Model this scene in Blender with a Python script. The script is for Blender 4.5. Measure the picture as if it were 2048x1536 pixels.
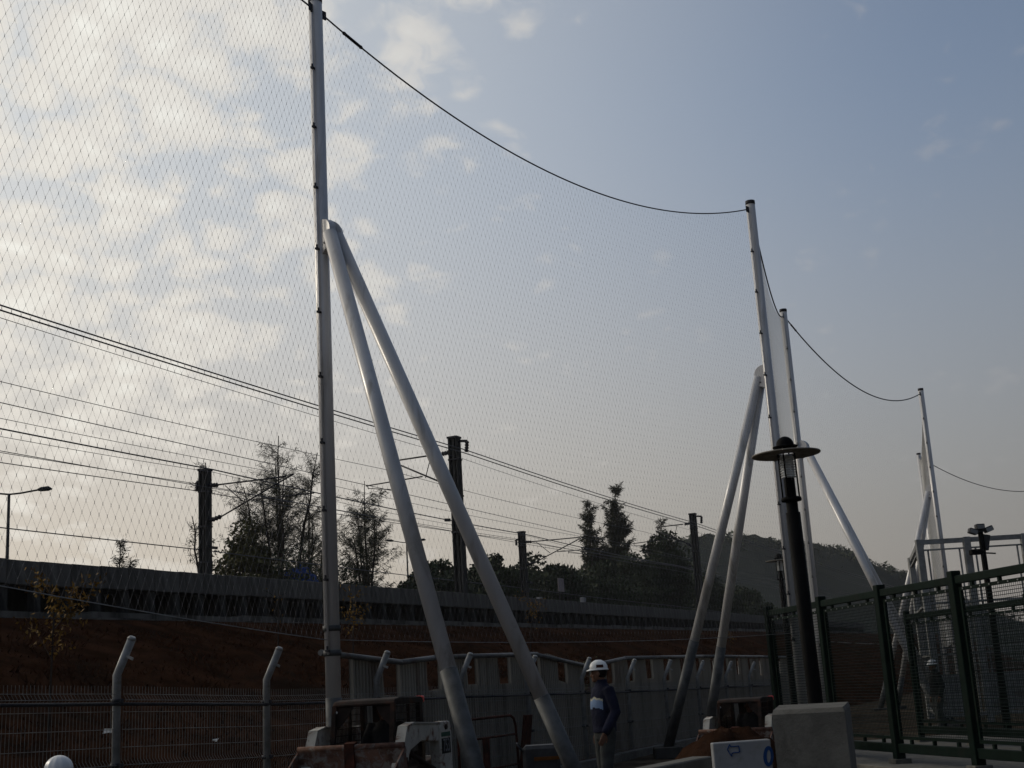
import bpy, bmesh, math, random
import numpy as np
from mathutils import Vector, Matrix

for o in list(bpy.data.objects):
    bpy.data.objects.remove(o)
scene = bpy.context.scene
COL = scene.collection
rad = math.radians

# ------------------------------------------------------------------ camera
FPX = 2600.0                      # focal length in pixels of a 2048 wide frame
PITCH = math.atan(607 / 2600)
ROLL = rad(3.45)
EYE = Vector((0, 0, 1.7))
_F = Vector((0, math.cos(PITCH), math.sin(PITCH)))
_R0 = Vector((1, 0, 0))
_U0 = Vector((0, -math.sin(PITCH), math.cos(PITCH)))
_R = _R0 * math.cos(ROLL) - _U0 * math.sin(ROLL)
_U = _R0 * math.sin(ROLL) + _U0 * math.cos(ROLL)
cam_d = bpy.data.cameras.new('camera')
cam = bpy.data.objects.new('camera', cam_d)
COL.objects.link(cam)
cam_d.sensor_width = 36
cam_d.lens = 36 * FPX / 2048
cam_d.clip_start = 0.1
cam_d.clip_end = 6000
M = Matrix((_R, _U, -_F)).transposed().to_4x4()
M.translation = EYE
cam.matrix_world = M
scene.camera = cam

# ------------------------------------------------------------------ sky, sun, exposure
SUN_AZ, SUN_EL = rad(-62), rad(24)      # clockwise from +Y
SUN_DIR = Vector((math.sin(SUN_AZ) * math.cos(SUN_EL), math.cos(SUN_AZ) * math.cos(SUN_EL), math.sin(SUN_EL)))
SKY_STRENGTH = 0.118
world = bpy.data.worlds.new('World')
scene.world = world
world.use_nodes = True
world.cycles.sampling_method = 'MANUAL'
world.cycles.sample_map_resolution = 512


class NT:
    """small helper to write node trees as expressions"""
    def __init__(self, tree):
        self.t = tree
        self.n = tree.nodes
        self.l = tree.links

    def node(self, kind, **kw):
        n = self.n.new(kind)
        for k, v in kw.items():
            setattr(n, k, v)
        return n

    def put(self, sock, v):
        if isinstance(v, bpy.types.NodeSocket):
            self.l.new(v, sock)
        elif v is not None:
            sock.default_value = v

    def m(self, op, a, b=None, c=None, clamp=False):
        n = self.node('ShaderNodeMath', operation=op, use_clamp=clamp)
        for i, v in enumerate((a, b, c)):
            if v is not None:
                self.put(n.inputs[i], v)
        return n.outputs[0]

    def sstep(self, x, lo, hi, a=0.0, b=1.0):
        n = self.node('ShaderNodeMapRange', interpolation_type='SMOOTHSTEP')
        self.put(n.inputs[0], x)
        for i, v in enumerate((lo, hi, a, b)):
            self.put(n.inputs[1 + i], v)
        return n.outputs[0]

    def mix(self, f, a, b, blend='MIX'):
        n = self.node('ShaderNodeMix', data_type='RGBA', blend_type=blend)
        n.clamp_factor = True
        self.put(n.inputs[0], f)
        self.put(n.inputs[6], a)
        self.put(n.inputs[7], b)
        return n.outputs[2]

    def noise(self, vec, scale, detail=4, rough=.5, dist=0.0, out=0, dim='3D'):
        n = self.node('ShaderNodeTexNoise', noise_dimensions=dim)
        if vec is not None:
            self.put(n.inputs['Vector'], vec)
        n.inputs['Scale'].default_value = scale
        n.inputs['Detail'].default_value = detail
        n.inputs['Roughness'].default_value = rough
        n.inputs['Distortion'].default_value = dist
        return n.outputs[out]


def c4(c, a=1.0):
    return (c[0], c[1], c[2], a)


def build_world():
    nt = NT(world.node_tree)
    nt.n.clear()
    out = nt.node('ShaderNodeOutputWorld')
    bg = nt.node('ShaderNodeBackground')
    sky = nt.node('ShaderNodeTexSky')
    sky.sky_type = 'NISHITA'
    sky.sun_disc = False
    sky.sun_elevation = SUN_EL
    sky.sun_rotation = SUN_AZ % (2 * math.pi)
    sky.air_density = 1.0
    sky.dust_density = 3.0
    sky.ozone_density = 1.5
    tc = nt.node('ShaderNodeTexCoord')
    sep = nt.node('ShaderNodeSeparateXYZ')
    nt.l.new(tc.outputs['Generated'], sep.inputs[0])
    x, y, z = sep.outputs
    zz = nt.m('MAXIMUM', z, 0.0)
    # closeness to the sun
    dotn = nt.node('ShaderNodeVectorMath', operation='DOT_PRODUCT')
    nt.l.new(tc.outputs['Generated'], dotn.inputs[0])
    dotn.inputs[1].default_value = SUN_DIR
    near = dotn.outputs['Value']
    # a flat cloud deck seen in perspective
    den = nt.m('ADD', zz, 0.36)
    u = nt.m('DIVIDE', x, den)
    v = nt.m('DIVIDE', y, den)
    comb = nt.node('ShaderNodeCombineXYZ')
    nt.put(comb.inputs[0], u)
    nt.put(comb.inputs[1], v)
    rot = nt.node('ShaderNodeMapping')
    rot.inputs['Rotation'].default_value = (0, 0, rad(20))
    rot.inputs['Location'].default_value = (3.1, 1.7, 0)
    rot.inputs['Scale'].default_value = (1.72, 1.72, 1)
    nt.l.new(comb.outputs[0], rot.inputs[0])
    vec = rot.outputs[0]
    n1 = nt.noise(vec, 5.2, 4, .52, .35, dim='2D')
    n2 = nt.noise(vec, 1.5, 2, .5, .0, dim='2D')
    n3 = nt.noise(vec, 22.0, 5, .65, .8, dim='2D')
    warp = nt.node('ShaderNodeVectorMath', operation='MULTIPLY_ADD')
    nt.put(warp.inputs[0], nt.noise(vec, 5.0, 3, .5, 0, 1, dim='2D'))
    warp.inputs[1].default_value = (.15, .15, 0)
    nt.put(warp.inputs[2], vec)
    vor = nt.node('ShaderNodeTexVoronoi', feature='SMOOTH_F1', voronoi_dimensions='2D')
    nt.l.new(warp.outputs[0], vor.inputs['Vector'])
    vor.inputs['Scale'].default_value = 11.0
    vor.inputs['Smoothness'].default_value = .45
    puff = nt.m('SUBTRACT', 1.0, vor.outputs['Distance'])
    dens = nt.m('ADD', nt.m('MULTIPLY', n1, 0.46), nt.m('MULTIPLY', n2, 0.40))
    dens = nt.m('ADD', dens, nt.m('MULTIPLY', puff, 0.32))
    dens = nt.m('ADD', dens, nt.m('MULTIPLY', n3, 0.22))
    bias = nt.sstep(near, 0.35, 0.88, -0.23, 0.105)
    dens = nt.m('ADD', dens, bias)
    cover = nt.sstep(dens, 0.63, 0.84)
    lowfade = nt.sstep(z, 0.03, 0.16, 0.35, 1.0)
    cover = nt.m('MULTIPLY', cover, lowfade)
    core = nt.sstep(dens, 0.80, 1.05)
    lit = nt.sstep(near, 0.10, 0.80)
    s = 1.0 / SKY_STRENGTH
    c_edge = nt.mix(lit, c4((0.37 * s, 0.36 * s, 0.37 * s)), c4((0.84 * s, 0.795 * s, 0.715 * s)))
    c_core = nt.mix(lit, c4((0.35 * s, 0.34 * s, 0.355 * s)), c4((1.0 * s, 0.98 * s, 0.89 * s)))
    ccol = nt.mix(core, c_edge, c_core)
    # thin haze towards the horizon, warmer on the sun's side
    hz = nt.sstep(z, 0.0, 0.45, 0.90, 0.0)
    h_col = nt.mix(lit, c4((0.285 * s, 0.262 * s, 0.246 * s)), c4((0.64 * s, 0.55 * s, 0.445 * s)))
    hsv = nt.node('ShaderNodeHueSaturation')
    hsv.inputs['Saturation'].default_value = 0.86
    nt.l.new(sky.outputs[0], hsv.inputs['Color'])
    veil = nt.sstep(near, 0.25, 0.95, 0.0, 0.75)
    base = nt.mix(veil, hsv.outputs[0], c4((0.70 * s, 0.71 * s, 0.68 * s)))
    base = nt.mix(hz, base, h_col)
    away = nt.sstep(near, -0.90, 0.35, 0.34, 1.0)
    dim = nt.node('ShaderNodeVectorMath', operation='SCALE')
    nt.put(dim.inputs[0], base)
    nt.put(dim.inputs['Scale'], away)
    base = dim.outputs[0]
    strength = nt.m('MULTIPLY_ADD', nt.m('POWER', lit, 2.0), 0.52, 0.26)
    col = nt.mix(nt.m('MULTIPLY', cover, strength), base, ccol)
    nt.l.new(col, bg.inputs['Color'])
    bg.inputs['Strength'].default_value = SKY_STRENGTH
    nt.l.new(bg.outputs[0], out.inputs[0])


build_world()
sun_d = bpy.data.lights.new('sun', 'SUN')
sun_d.energy = 0.9
sun_d.angle = rad(10)
sun_d.color = (1.0, 0.9, 0.74)
sun = bpy.data.objects.new('sun', sun_d)
COL.objects.link(sun)
sun.rotation_euler = SUN_DIR.to_track_quat('Z', 'Y').to_euler()
sun.location = SUN_DIR * 50
vs = scene.view_settings
vs.view_transform = 'Standard'
vs.look = 'None'
vs.exposure = 0.0
vs.gamma = 1.0
vs.use_curve_mapping = False
scene.cycles.use_denoising = True
scene.cycles.max_bounces = 6
scene.cycles.transparent_max_bounces = 12
scene.cycles.volume_bounces = 0

# ------------------------------------------------------------------ survey helpers (photo measurements -> metres)
def ray(px, py):
    return _F + _R * ((px - 1024) / FPX) - _U * ((py - 768) / FPX)


def at_y(px, py, Y):
    d = ray(px, py)
    return EYE + d * (Y / d.y)


def at_z(px, py, z):
    d = ray(px, py)
    return EYE + d * ((z - EYE.z) / d.z)


def proj(P):
    v = Vector(P) - EYE
    k = v.dot(_F)
    return 1024 + FPX * v.dot(_R) / k, 768 - FPX * v.dot(_U) / k


RAZ = rad(23.33)                   # bearing of the railway, the mesh fence and the hoarding
AX = Vector((math.sin(RAZ), math.cos(RAZ), 0))       # along the railway, away from us
PX = Vector((-math.cos(RAZ), math.sin(RAZ), 0))      # square to it, towards the railway


def W(a, p, z):
    v = AX * a + PX * p
    return Vector((v.x, v.y, z))


def at_p(px, py, p):
    d = ray(px, py)
    t = p / d.dot(PX)
    return EYE + d * t


def a_of(P):
    return Vector((P[0], P[1], 0)).dot(AX)


def p_of(P):
    return Vector((P[0], P[1], 0)).dot(PX)


# ------------------------------------------------------------------ materials
MATS = {}


def mat(name, col, rough=.8, metal=0.0, var=.25, scale=6.0, col2=None, bump=0.0, bscale=40.0, spec=.10,
        stain=None, stain_amt=.5, stain_scale=2.0, emit=None, streak=False, trans=0.0):
    if name in MATS:
        return MATS[name]
    m = bpy.data.materials.new(name)
    m.use_nodes = True
    nt = NT(m.node_tree)
    b = nt.n['Principled BSDF']
    tc = nt.node('ShaderNodeTexCoord')
    vec = tc.outputs['Object']
    if streak:
        mp = nt.node('ShaderNodeMapping')
        mp.inputs['Scale'].default_value = (1, 1, .12)
        nt.l.new(vec, mp.inputs[0])
        vec = mp.outputs[0]
    if col2 is None:
        col2 = tuple(c * (1 - var) for c in col)
        hi = tuple(min(1, c * (1 + var)) for c in col)
    else:
        hi = col
    n = nt.noise(vec, scale, 5, .6)
    f = nt.sstep(n, .32, .68)
    c = nt.mix(f, c4(col2), c4(hi))
    if stain:
        ns = nt.noise(vec, stain_scale, 6, .65, .6)
        fs = nt.sstep(ns, .62 - .3 * stain_amt, .78 - .3 * stain_amt)
        c = nt.mix(fs, c, c4(stain))
    oi = nt.node('ShaderNodeObjectInfo')
    rv = nt.m('MULTIPLY_ADD', oi.outputs['Random'], .22, .89)
    cm = nt.node('ShaderNodeVectorMath', operation='SCALE')
    nt.l.new(c, cm.inputs[0])
    nt.put(cm.inputs['Scale'], rv)
    nt.l.new(cm.outputs[0], b.inputs['Base Color'])
    b.inputs['Metallic'].default_value = metal
    nr = nt.noise(vec, scale * 2.3, 4, .6)
    nt.put(b.inputs['Roughness'], nt.m('MULTIPLY_ADD', nr, .3, max(.05, rough - .15), clamp=True))
    b.inputs['Specular IOR Level'].default_value = spec
    if trans:
        b.inputs['Transmission Weight'].default_value = trans
    if bump:
        nb = nt.noise(tc.outputs['Object'], bscale, 6, .65)
        bp = nt.node('ShaderNodeBump')
        bp.inputs['Strength'].default_value = bump
        bp.inputs['Distance'].default_value = .03
        nt.l.new(nb, bp.inputs['Height'])
        nt.l.new(bp.outputs[0], b.inputs['Normal'])
    if emit:
        b.inputs['Emission Color'].default_value = c4(emit)
        b.inputs['Emission Strength'].default_value = 1
    MATS[name] = m
    return m


STEEL = mat('painted_grey_steel', (.54, .535, .54), .36, .15, .10, 3, bump=.04, bscale=90, stain=(.36, .345, .33), stain_amt=.38, stain_scale=3.0, streak=True, spec=.45)
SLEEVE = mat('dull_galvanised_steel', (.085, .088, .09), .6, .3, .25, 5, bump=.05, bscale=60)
DARKST = mat('dark_fitting_steel', (.045, .045, .05), .6, .5, .2, 8)
CABLE = mat('wire_rope', (.09, .09, .10), .55, .6, .2, 20)
NETM = mat('net_twine', (.15, .15, .165), .7, 0, .15, 4)
NETLIT = mat('lit_net_twine', (.52, .51, .49), .8, 0, .1, 4)  # same twine, colour lightened to look lit where the nets run edge-on
GALV = mat('galvanised_fence', (.24, .245, .245), .5, .3, .2, 5, stain=(.16, .15, .13), stain_amt=.3)
WIREM = mat('fence_wire', (.20, .20, .19), .55, .2, .2, 6)
GREEN = mat('dark_green_paint', (.0036, .0105, .0075), .55, 0, .2, 4, bump=.03, spec=.05, stain=(.009, .012, .010), stain_amt=.3)
BLACKP = mat('black_paint', (.0045, .0045, .005), .65, 0, .2, 6, spec=.05)
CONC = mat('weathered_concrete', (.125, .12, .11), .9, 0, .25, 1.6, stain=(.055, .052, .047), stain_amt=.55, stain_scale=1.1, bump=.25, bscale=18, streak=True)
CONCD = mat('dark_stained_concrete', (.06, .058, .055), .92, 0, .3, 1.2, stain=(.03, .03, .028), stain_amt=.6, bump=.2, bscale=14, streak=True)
CONCB = mat('cast_concrete_block', (.13, .125, .112), .9, 0, .18, 5, stain=(.10, .096, .086), stain_amt=.4, stain_scale=4, bump=.35, bscale=45)
WHITEB = mat('white_board', (.23, .235, .245), .7, 0, .08, 6, stain=(.19, .19, .19), stain_amt=.35, stain_scale=9, bump=.1, bscale=80)
EARTH = mat('site_earth', (.055, .045, .034), .95, 0, .4, .8, stain=(.03, .024, .02), stain_amt=.5, bump=.8, bscale=9, spec=.0)
SOIL = mat('red_soil', (.030, .0155, .0098), .95, 0, .35, 3, bump=.8, bscale=14, spec=.0)
SLOPE = mat('dry_slope_soil', (.036, .0165, .0092), .95, 0, .4, .9, stain=(.018, .0100, .0065), stain_amt=.45, stain_scale=.5, bump=.9, bscale=6, spec=.0)
GRASS = mat('dry_brown_grass', (.072, .029, .0145), .9, 0, .4, .5, col2=(.030, .0140, .0080), spec=.0)
HOARD = mat('grey_corrugated_sheet', (.25, .225, .185), .75, .0, .15, 1.2, stain=(.15, .12, .095), stain_amt=.4, stain_scale=1.5, streak=True)
PIPE = mat('scaffold_pipe', (.13, .13, .13), .55, .3, .2, 5, stain=(.10, .06, .04), stain_amt=.3)
RUST = mat('rusty_red_steel', (.060, .020, .013), .85, .1, .4, 5, stain=(.025, .012, .009), stain_amt=.5, stain_scale=6, bump=.3, bscale=40)
LOADW = mat('scuffed_cream_paint', (.44, .42, .37), .6, 0, .12, 4, stain=(.13, .055, .03), stain_amt=.42, stain_scale=5, bump=.05)
LOADD = mat('dark_brown_frame_paint', (.024, .016, .013), .7, .0, .35, 5, stain=(.05, .024, .016), stain_amt=.35, stain_scale=5)
BUCKM = mat('worn_bucket_steel', (.115, .062, .045), .75, .2, .4, 6, stain=(.19, .17, .155), stain_amt=.5, stain_scale=7, bump=.25)
RUBBER = mat('tyre_rubber', (.016, .016, .016), .85, 0, .3, 10, bump=.4)
REDL = mat('red_plastic_lens', (.70, .03, .02), .3, 0, .05, 5, spec=.6)
DECALG = mat('green_decal', (.03, .09, .06), .6, 0, .1)
DECALB = mat('black_decal', (.012, .012, .012), .6, 0, .1)
ORANGE = mat('faded_orange_paint', (.13, .048, .010), .7, 0, .3, 6, stain=(.09, .04, .02), stain_amt=.4)
TARPB = mat('blue_tarpaulin', (.012, .045, .20), .7, 0, .3, 4, bump=.5, bscale=8)
BARK = mat('bark', (.045, .036, .030), .95, 0, .35, 5, bump=.6, bscale=20)
LEAFD = mat('dark_leaves', (.034, .046, .020), .75, 0, .45, .7, spec=.3)
LEAFC = mat('needle_foliage', (.048, .050, .030), .8, 0, .4, .6, spec=.2)
LEAFO = mat('olive_leaves', (.062, .060, .018), .8, 0, .45, .8, spec=.25)
LEAFY = mat('yellowing_leaves', (.22, .12, .018), .8, 0, .45, 2.5, spec=.25)
HILLM = mat('hill_scrub', (.019, .024, .022), .95, 0, .2, .015, spec=.0)
SKIN = mat('skin', (.16, .085, .055), .6, 0, .1, 8)
HAIR = mat('black_hair', (.012, .010, .010), .6, 0, .2, 20)
NAVY = mat('navy_jacket_fabric', (.014, .016, .034), .85, 0, .3, 6, bump=1.0, bscale=9)
BLUEB = mat('pale_blue_jacket_band', (.19, .27, .42), .85, 0, .1, 6)
CREAM = mat('cream_jacket_piping', (.45, .43, .33), .85, 0, .1, 6)
TROUS = mat('grey_trouser_fabric', (.055, .058, .057), .9, 0, .2, 6, bump=.4, bscale=12)
DARKC = mat('black_work_clothes', (.014, .014, .016), .9, 0, .3, 6, bump=.3)
SHOE = mat('black_shoe_leather', (.015, .013, .012), .5, 0, .2, 8)
HELM = mat('white_helmet_shell', (.74, .74, .72), .35, 0, .05, 6, spec=.5)
GLOBE = mat('ribbed_white_plastic', (.66, .67, .68), .3, 0, .05, 5, spec=.5)
DISCM = mat('grey_painted_disc', (.22, .20, .17), .6, 0, .15, 8)
PINK = mat('faded_pinkish_sign_face', (.30, .26, .26), .8, 0, .1, 5)
GREYP = mat('dark_grey_plastic', (.045, .046, .05), .5, 0, .2, 6)
BALLAST = mat('track_ballast', (.09, .085, .08), .95, 0, .4, 8, bump=1, bscale=30)


def glass_mat():
    m = bpy.data.materials.new('lamp_glass')
    m.use_nodes = True
    b = m.node_tree.nodes['Principled BSDF']
    nt = NT(m.node_tree)
    n = nt.noise(None, 30, 3)
    nt.put(b.inputs['Roughness'], nt.m('MULTIPLY_ADD', n, .1, .12))
    b.inputs['Base Color'].default_value = (.70, .72, .72, 1)
    b.inputs['Transmission Weight'].default_value = .35
    b.inputs['IOR'].default_value = 1.2
    return m


GLASS = glass_mat()

# ------------------------------------------------------------------ mesh builder
ORG = {}


def frame_of(d):
    d = d.normalized()
    h = Vector((0, 0, 1)) if abs(d.z) < .95 else Vector((1, 0, 0))
    a = d.cross(h).normalized()
    b = a.cross(d).normalized()
    return a, b


class MB:
    def __init__(self):
        self.v = []
        self.f = []
        self.mi = []
        self.sm = []

    def add(self, vs_, fs, mi=0, smooth=False):
        o = len(self.v)
        self.v.extend(Vector(q) for q in vs_)
        for q in fs:
            self.f.append([i + o for i in q])
            self.mi.append(mi)
            self.sm.append(smooth)
        return self

    def box(self, c, s, ax=None, mi=0):
        """box about c with full sizes s in the axes ax"""
        c = Vector(c)
        if ax is None:
            ax = (Vector((1, 0, 0)), Vector((0, 1, 0)), Vector((0, 0, 1)))
        e = [ax[i] * (s[i] / 2) for i in range(3)]
        pts = [c + e[0] * i + e[1] * j + e[2] * k for k in (-1, 1) for j in (-1, 1) for i in (-1, 1)]
        return self.add(pts, [(0, 2, 3, 1), (4, 5, 7, 6), (0, 1, 5, 4), (2, 6, 7, 3), (0, 4, 6, 2), (1, 3, 7, 5)], mi)

    def bar(self, p0, p1, w, h, up=Vector((0, 0, 1)), mi=0):
        p0, p1 = Vector(p0), Vector(p1)
        d = p1 - p0
        L = d.length
        d.normalize()
        s = d.cross(up)
        if s.length < 1e-4:
            s = d.cross(Vector((1, 0, 0)))
        s.normalize()
        u = s.cross(d)
        return self.box((p0 + p1) / 2, (w, L, h), (s, d, u), mi)

    def tube(self, pts, r, n=10, caps=True, mi=0, smooth=True, closed=False):
        pts = [Vector(q) for q in pts]
        if not hasattr(r, '__len__'):
            r = [r] * len(pts)
        m = len(pts)
        vs_, fs = [], []
        a = b = None
        for i, q in enumerate(pts):
            if closed:
                d = pts[(i + 1) % m] - pts[i - 1]
            else:
                d = pts[min(i + 1, m - 1)] - pts[max(i - 1, 0)]
            if d.length < 1e-9:
                d = Vector((0, 0, 1))
            d.normalize()
            if a is None:
                a, b = frame_of(d)
            else:
                a = (a - d * a.dot(d))
                if a.length < 1e-6:
                    a, b = frame_of(d)
                a.normalize()
                b = a.cross(d)
                b.normalize()
            for k in range(n):
                t = 2 * math.pi * k / n
                vs_.append(q + (a * math.cos(t) + b * math.sin(t)) * r[i])
        last = m if closed else m - 1
        for i in range(last):
            for k in range(n):
                j = (i + 1) % m
                fs.append((i * n + k, i * n + (k + 1) % n, j * n + (k + 1) % n, j * n + k))
        self.add(vs_, fs, mi, smooth)
        if caps and not closed:
            self.add(vs_[:n], [tuple(range(n))[::-1]], mi)
            self.add(vs_[-n:], [tuple(range(n))], mi)
        return self

    def lathe(self, prof, n=24, c=(0, 0, 0), mi=0, smooth=True, sx=1, sy=1):
        c = Vector(c)
        vs_, fs = [], []
        for (r, z) in prof:
            for k in range(n):
                t = 2 * math.pi * k / n
                vs_.append(c + Vector((r * math.cos(t) * sx, r * math.sin(t) * sy, z)))
        for i in range(len(prof) - 1):
            for k in range(n):
                fs.append((i * n + k, i * n + (k + 1) % n, (i + 1) * n + (k + 1) % n, (i + 1) * n + k))
        return self.add(vs_, fs, mi, smooth)

    def prism(self, poly, ex, mi=0):
        """poly: list of 3d points (flat), extruded by vector ex"""
        poly = [Vector(q) for q in poly]
        ex = Vector(ex)
        n = len(poly)
        vs_ = poly + [q + ex for q in poly]
        fs = [tuple(range(n))[::-1], tuple(range(n, 2 * n))]
        for i in range(n):
            j = (i + 1) % n
            fs.append((i, j, n + j, n + i))
        return self.add(vs_, fs, mi)

    def ball(self, c, r, n=10, m=7, mi=0):
        c = Vector(c)
        if not hasattr(r, '__len__'):
            r = (r, r, r)
        vs_, fs = [], []
        for i in range(m + 1):
            ph = math.pi * i / m
            for k in range(n):
                t = 2 * math.pi * k / n
                vs_.append(c + Vector((r[0] * math.sin(ph) * math.cos(t), r[1] * math.sin(ph) * math.sin(t), r[2] * math.cos(ph))))
        for i in range(m):
            for k in range(n):
                fs.append((i * n + k, (i + 1) * n + k, (i + 1) * n + (k + 1) % n, i * n + (k + 1) % n))
        return self.add(vs_, fs, mi, True)

    def mesh(self, name, mats, org=Vector((0, 0, 0)), fix=True, bevel=0.0):
        me = bpy.data.meshes.new(name)
        me.from_pydata([tuple(q - org) for q in self.v], [], self.f)
        if not isinstance(mats, (list, tuple)):
            mats = [mats]
        for m_ in mats:
            me.materials.append(m_)
        me.polygons.foreach_set('material_index', self.mi)
        me.polygons.foreach_set('use_smooth', self.sm)
        if fix or bevel:
            bm = bmesh.new()
            bm.from_mesh(me)
            if fix and len(bm.verts) < 60000:
                bmesh.ops.remove_doubles(bm, verts=bm.verts, dist=1e-5)
                bmesh.ops.recalc_face_normals(bm, faces=bm.faces)
            if bevel:
                ed = [e for e in bm.edges if len(e.link_faces) == 2 and e.calc_face_angle(0) > .6]
                bmesh.ops.bevel(bm, geom=ed, offset=bevel, segments=1, affect='EDGES', clamp_overlap=True)
            bm.to_mesh(me)
            bm.free()
        me.update()
        return me

    def build(self, name, mats, parent=None, org=None, bevel=0.0, fix=True):
        """world-coordinate mesh; origin at the parent's base, or at org for a top-level mesh"""
        if parent is not None:
            o_ = ORG[parent.name]
        else:
            o_ = Vector(org) if org is not None else Vector((0, 0, 0))
        me = self.mesh(name, mats, o_, fix, bevel)
        ob = bpy.data.objects.new(name, me)
        COL.objects.link(ob)
        if parent is not None:
            ob.parent = parent
            ORG[ob.name] = o_
        else:
            ob.location = o_
            ORG[ob.name] = o_
        return ob


def tag(o, label=None, cat=None, group=None, kind=None):
    if label:
        o['label'] = label
    if cat:
        o['category'] = cat
    if group:
        o['group'] = group
    if kind:
        o['kind'] = kind
    return o


def thing(name, loc, label, cat, group=None):
    o = bpy.data.objects.new(name, None)
    o.empty_display_size = .2
    COL.objects.link(o)
    o.location = loc
    ORG[o.name] = Vector(loc)
    return tag(o, label, cat, group)


def local(name, label, cat, group=None):
    """a thing modelled at the origin and moved afterwards"""
    return thing(name, (0, 0, 0), label, cat, group)


def kids(o):
    return [c for c in bpy.data.objects if c.parent is o]


def copy_tree(o, loc=None, rz=None, label=None, parent=None, scale=None):
    c = o.copy()
    COL.objects.link(c)
    if parent is not None:
        c.parent = parent
    if loc is not None:
        c.location = loc
    if rz is not None:
        c.rotation_euler = (0, 0, rz)
    if scale is not None:
        c.scale = (scale,) * 3
    if label:
        c['label'] = label
    for k in kids(o):
        copy_tree(k, parent=c)
    return c


def share(src, name, parent, loc, rz=0.0):
    """another piece with the same mesh data"""
    ob = bpy.data.objects.new(name, src)
    COL.objects.link(ob)
    ob.parent = parent
    ob.location = Vector(loc) - ORG[parent.name]
    ob.rotation_euler = (0, 0, rz)
    return ob


rnd = random.Random(7)
nrs = np.random.RandomState(11)


def np_mesh(name, verts, faces, mats, mi=None, smooth=False):
    me = bpy.data.meshes.new(name)
    verts = np.asarray(verts, dtype=np.float32)
    faces = np.asarray(faces, dtype=np.int32)
    k = faces.shape[1]
    me.vertices.add(len(verts))
    me.vertices.foreach_set('co', verts.ravel())
    me.loops.add(faces.size)
    me.loops.foreach_set('vertex_index', faces.ravel())
    me.polygons.add(len(faces))
    me.polygons.foreach_set('loop_start', np.arange(0, faces.size, k, dtype=np.int32))
    me.polygons.foreach_set('loop_total', np.full(len(faces), k, dtype=np.int32))
    if not isinstance(mats, (list, tuple)):
        mats = [mats]
    for m_ in mats:
        me.materials.append(m_)
    if mi is not None:
        me.polygons.foreach_set('material_index', np.asarray(mi, dtype=np.int32))
    me.update()
    me.validate()
    return me

# ================================================================== the setting
P_FOOT0 = at_y(232, 1437, 3 * math.cos(RAZ) / .00009 / (2210 - 232))
PF = p_of(P_FOOT0)                 # fence plane
AF0 = a_of(P_FOOT0)                # position of the first post in view
PV = 22.0                          # railway wall plane


def lin_z(pa, pb, p):
    A, B = at_p(*pa, p), at_p(*pb, p)
    a0, a1 = a_of(A), a_of(B)
    return lambda a: A.z + (B.z - A.z) * (a - a0) / (a1 - a0)


Z_PTOP = lin_z((0, 1117), (1400, 1222), PV)
Z_PBOT = lin_z((0, 1167), (1400, 1240), PV)
Z_CBOT = lin_z((0, 1222), (1400, 1256), PV)
Z_LEDGE = lin_z((0, 1238), (1400, 1262), 21.3)

LOADER1 = Vector((at_y(762, 1392, 17.0).x, 17.0, -.09))
LOADER2 = Vector((at_y(1488, 1348, 25.5).x, 25.5, -.50))
MAN = at_y(1207, 1364, 17.0)


def ground_z(x, y):
    z = 0.0
    for c, r, d in ((LOADER1, 2.6, -.09), (LOADER2, 3.2, -.50), (MAN, 1.6, .22)):
        z += d * math.exp(-(((x - c.x) ** 2 + (y - c.y) ** 2) / (r * r)) ** 2)
    return z


def build_ground():
    radii = [0.0] + list(np.linspace(1, 60, 70)) + [70, 85, 110, 150, 220, 350, 500, 640]
    n = 120
    vs_, fs = [(0, 0, 0)], []
    for r in radii[1:]:
        for k in range(n):
            t = 2 * math.pi * k / n
            x, y = r * math.sin(t), r * math.cos(t)
            z = ground_z(x, y)
            if 3 < r < 60:
                z += .02 * math.sin(x * 1.7 + y) + .015 * math.sin(2.3 * y - x)
            vs_.append((x, y, z - .03))
    for k in range(n):
        fs.append((0, 1 + (k + 1) % n, 1 + k))
    for i in range(len(radii) - 2):
        for k in range(n):
            a, b = 1 + i * n + k, 1 + i * n + (k + 1) % n
            fs.append((a, b, b + n, a + n))
    mb = MB().add(vs_, fs, 0, True)
    tag(mb.build('ground', EARTH, fix=True), kind='structure', label='dark bare earth of the building site')


build_ground()


def fnoise(x, y, s=1.0):
    return (math.sin(x * 1.3 * s + 1.7 * math.sin(y * .9 * s)) + math.sin(y * 1.9 * s + 1.1 * math.sin(x * .7 * s))
            + .5 * math.sin(3.1 * x * s + 2.3 * y * s)) / 2.5


def slope_z(a, p):
    t = (p - (PF + .5)) / (21.0 - (PF + .5))
    t = max(0, min(1, t))
    return -.05 + (Z_LEDGE(a) + .05) * (t ** .92) + .10 * fnoise(a * .6, p * .8) * math.sin(math.pi * t)


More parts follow.
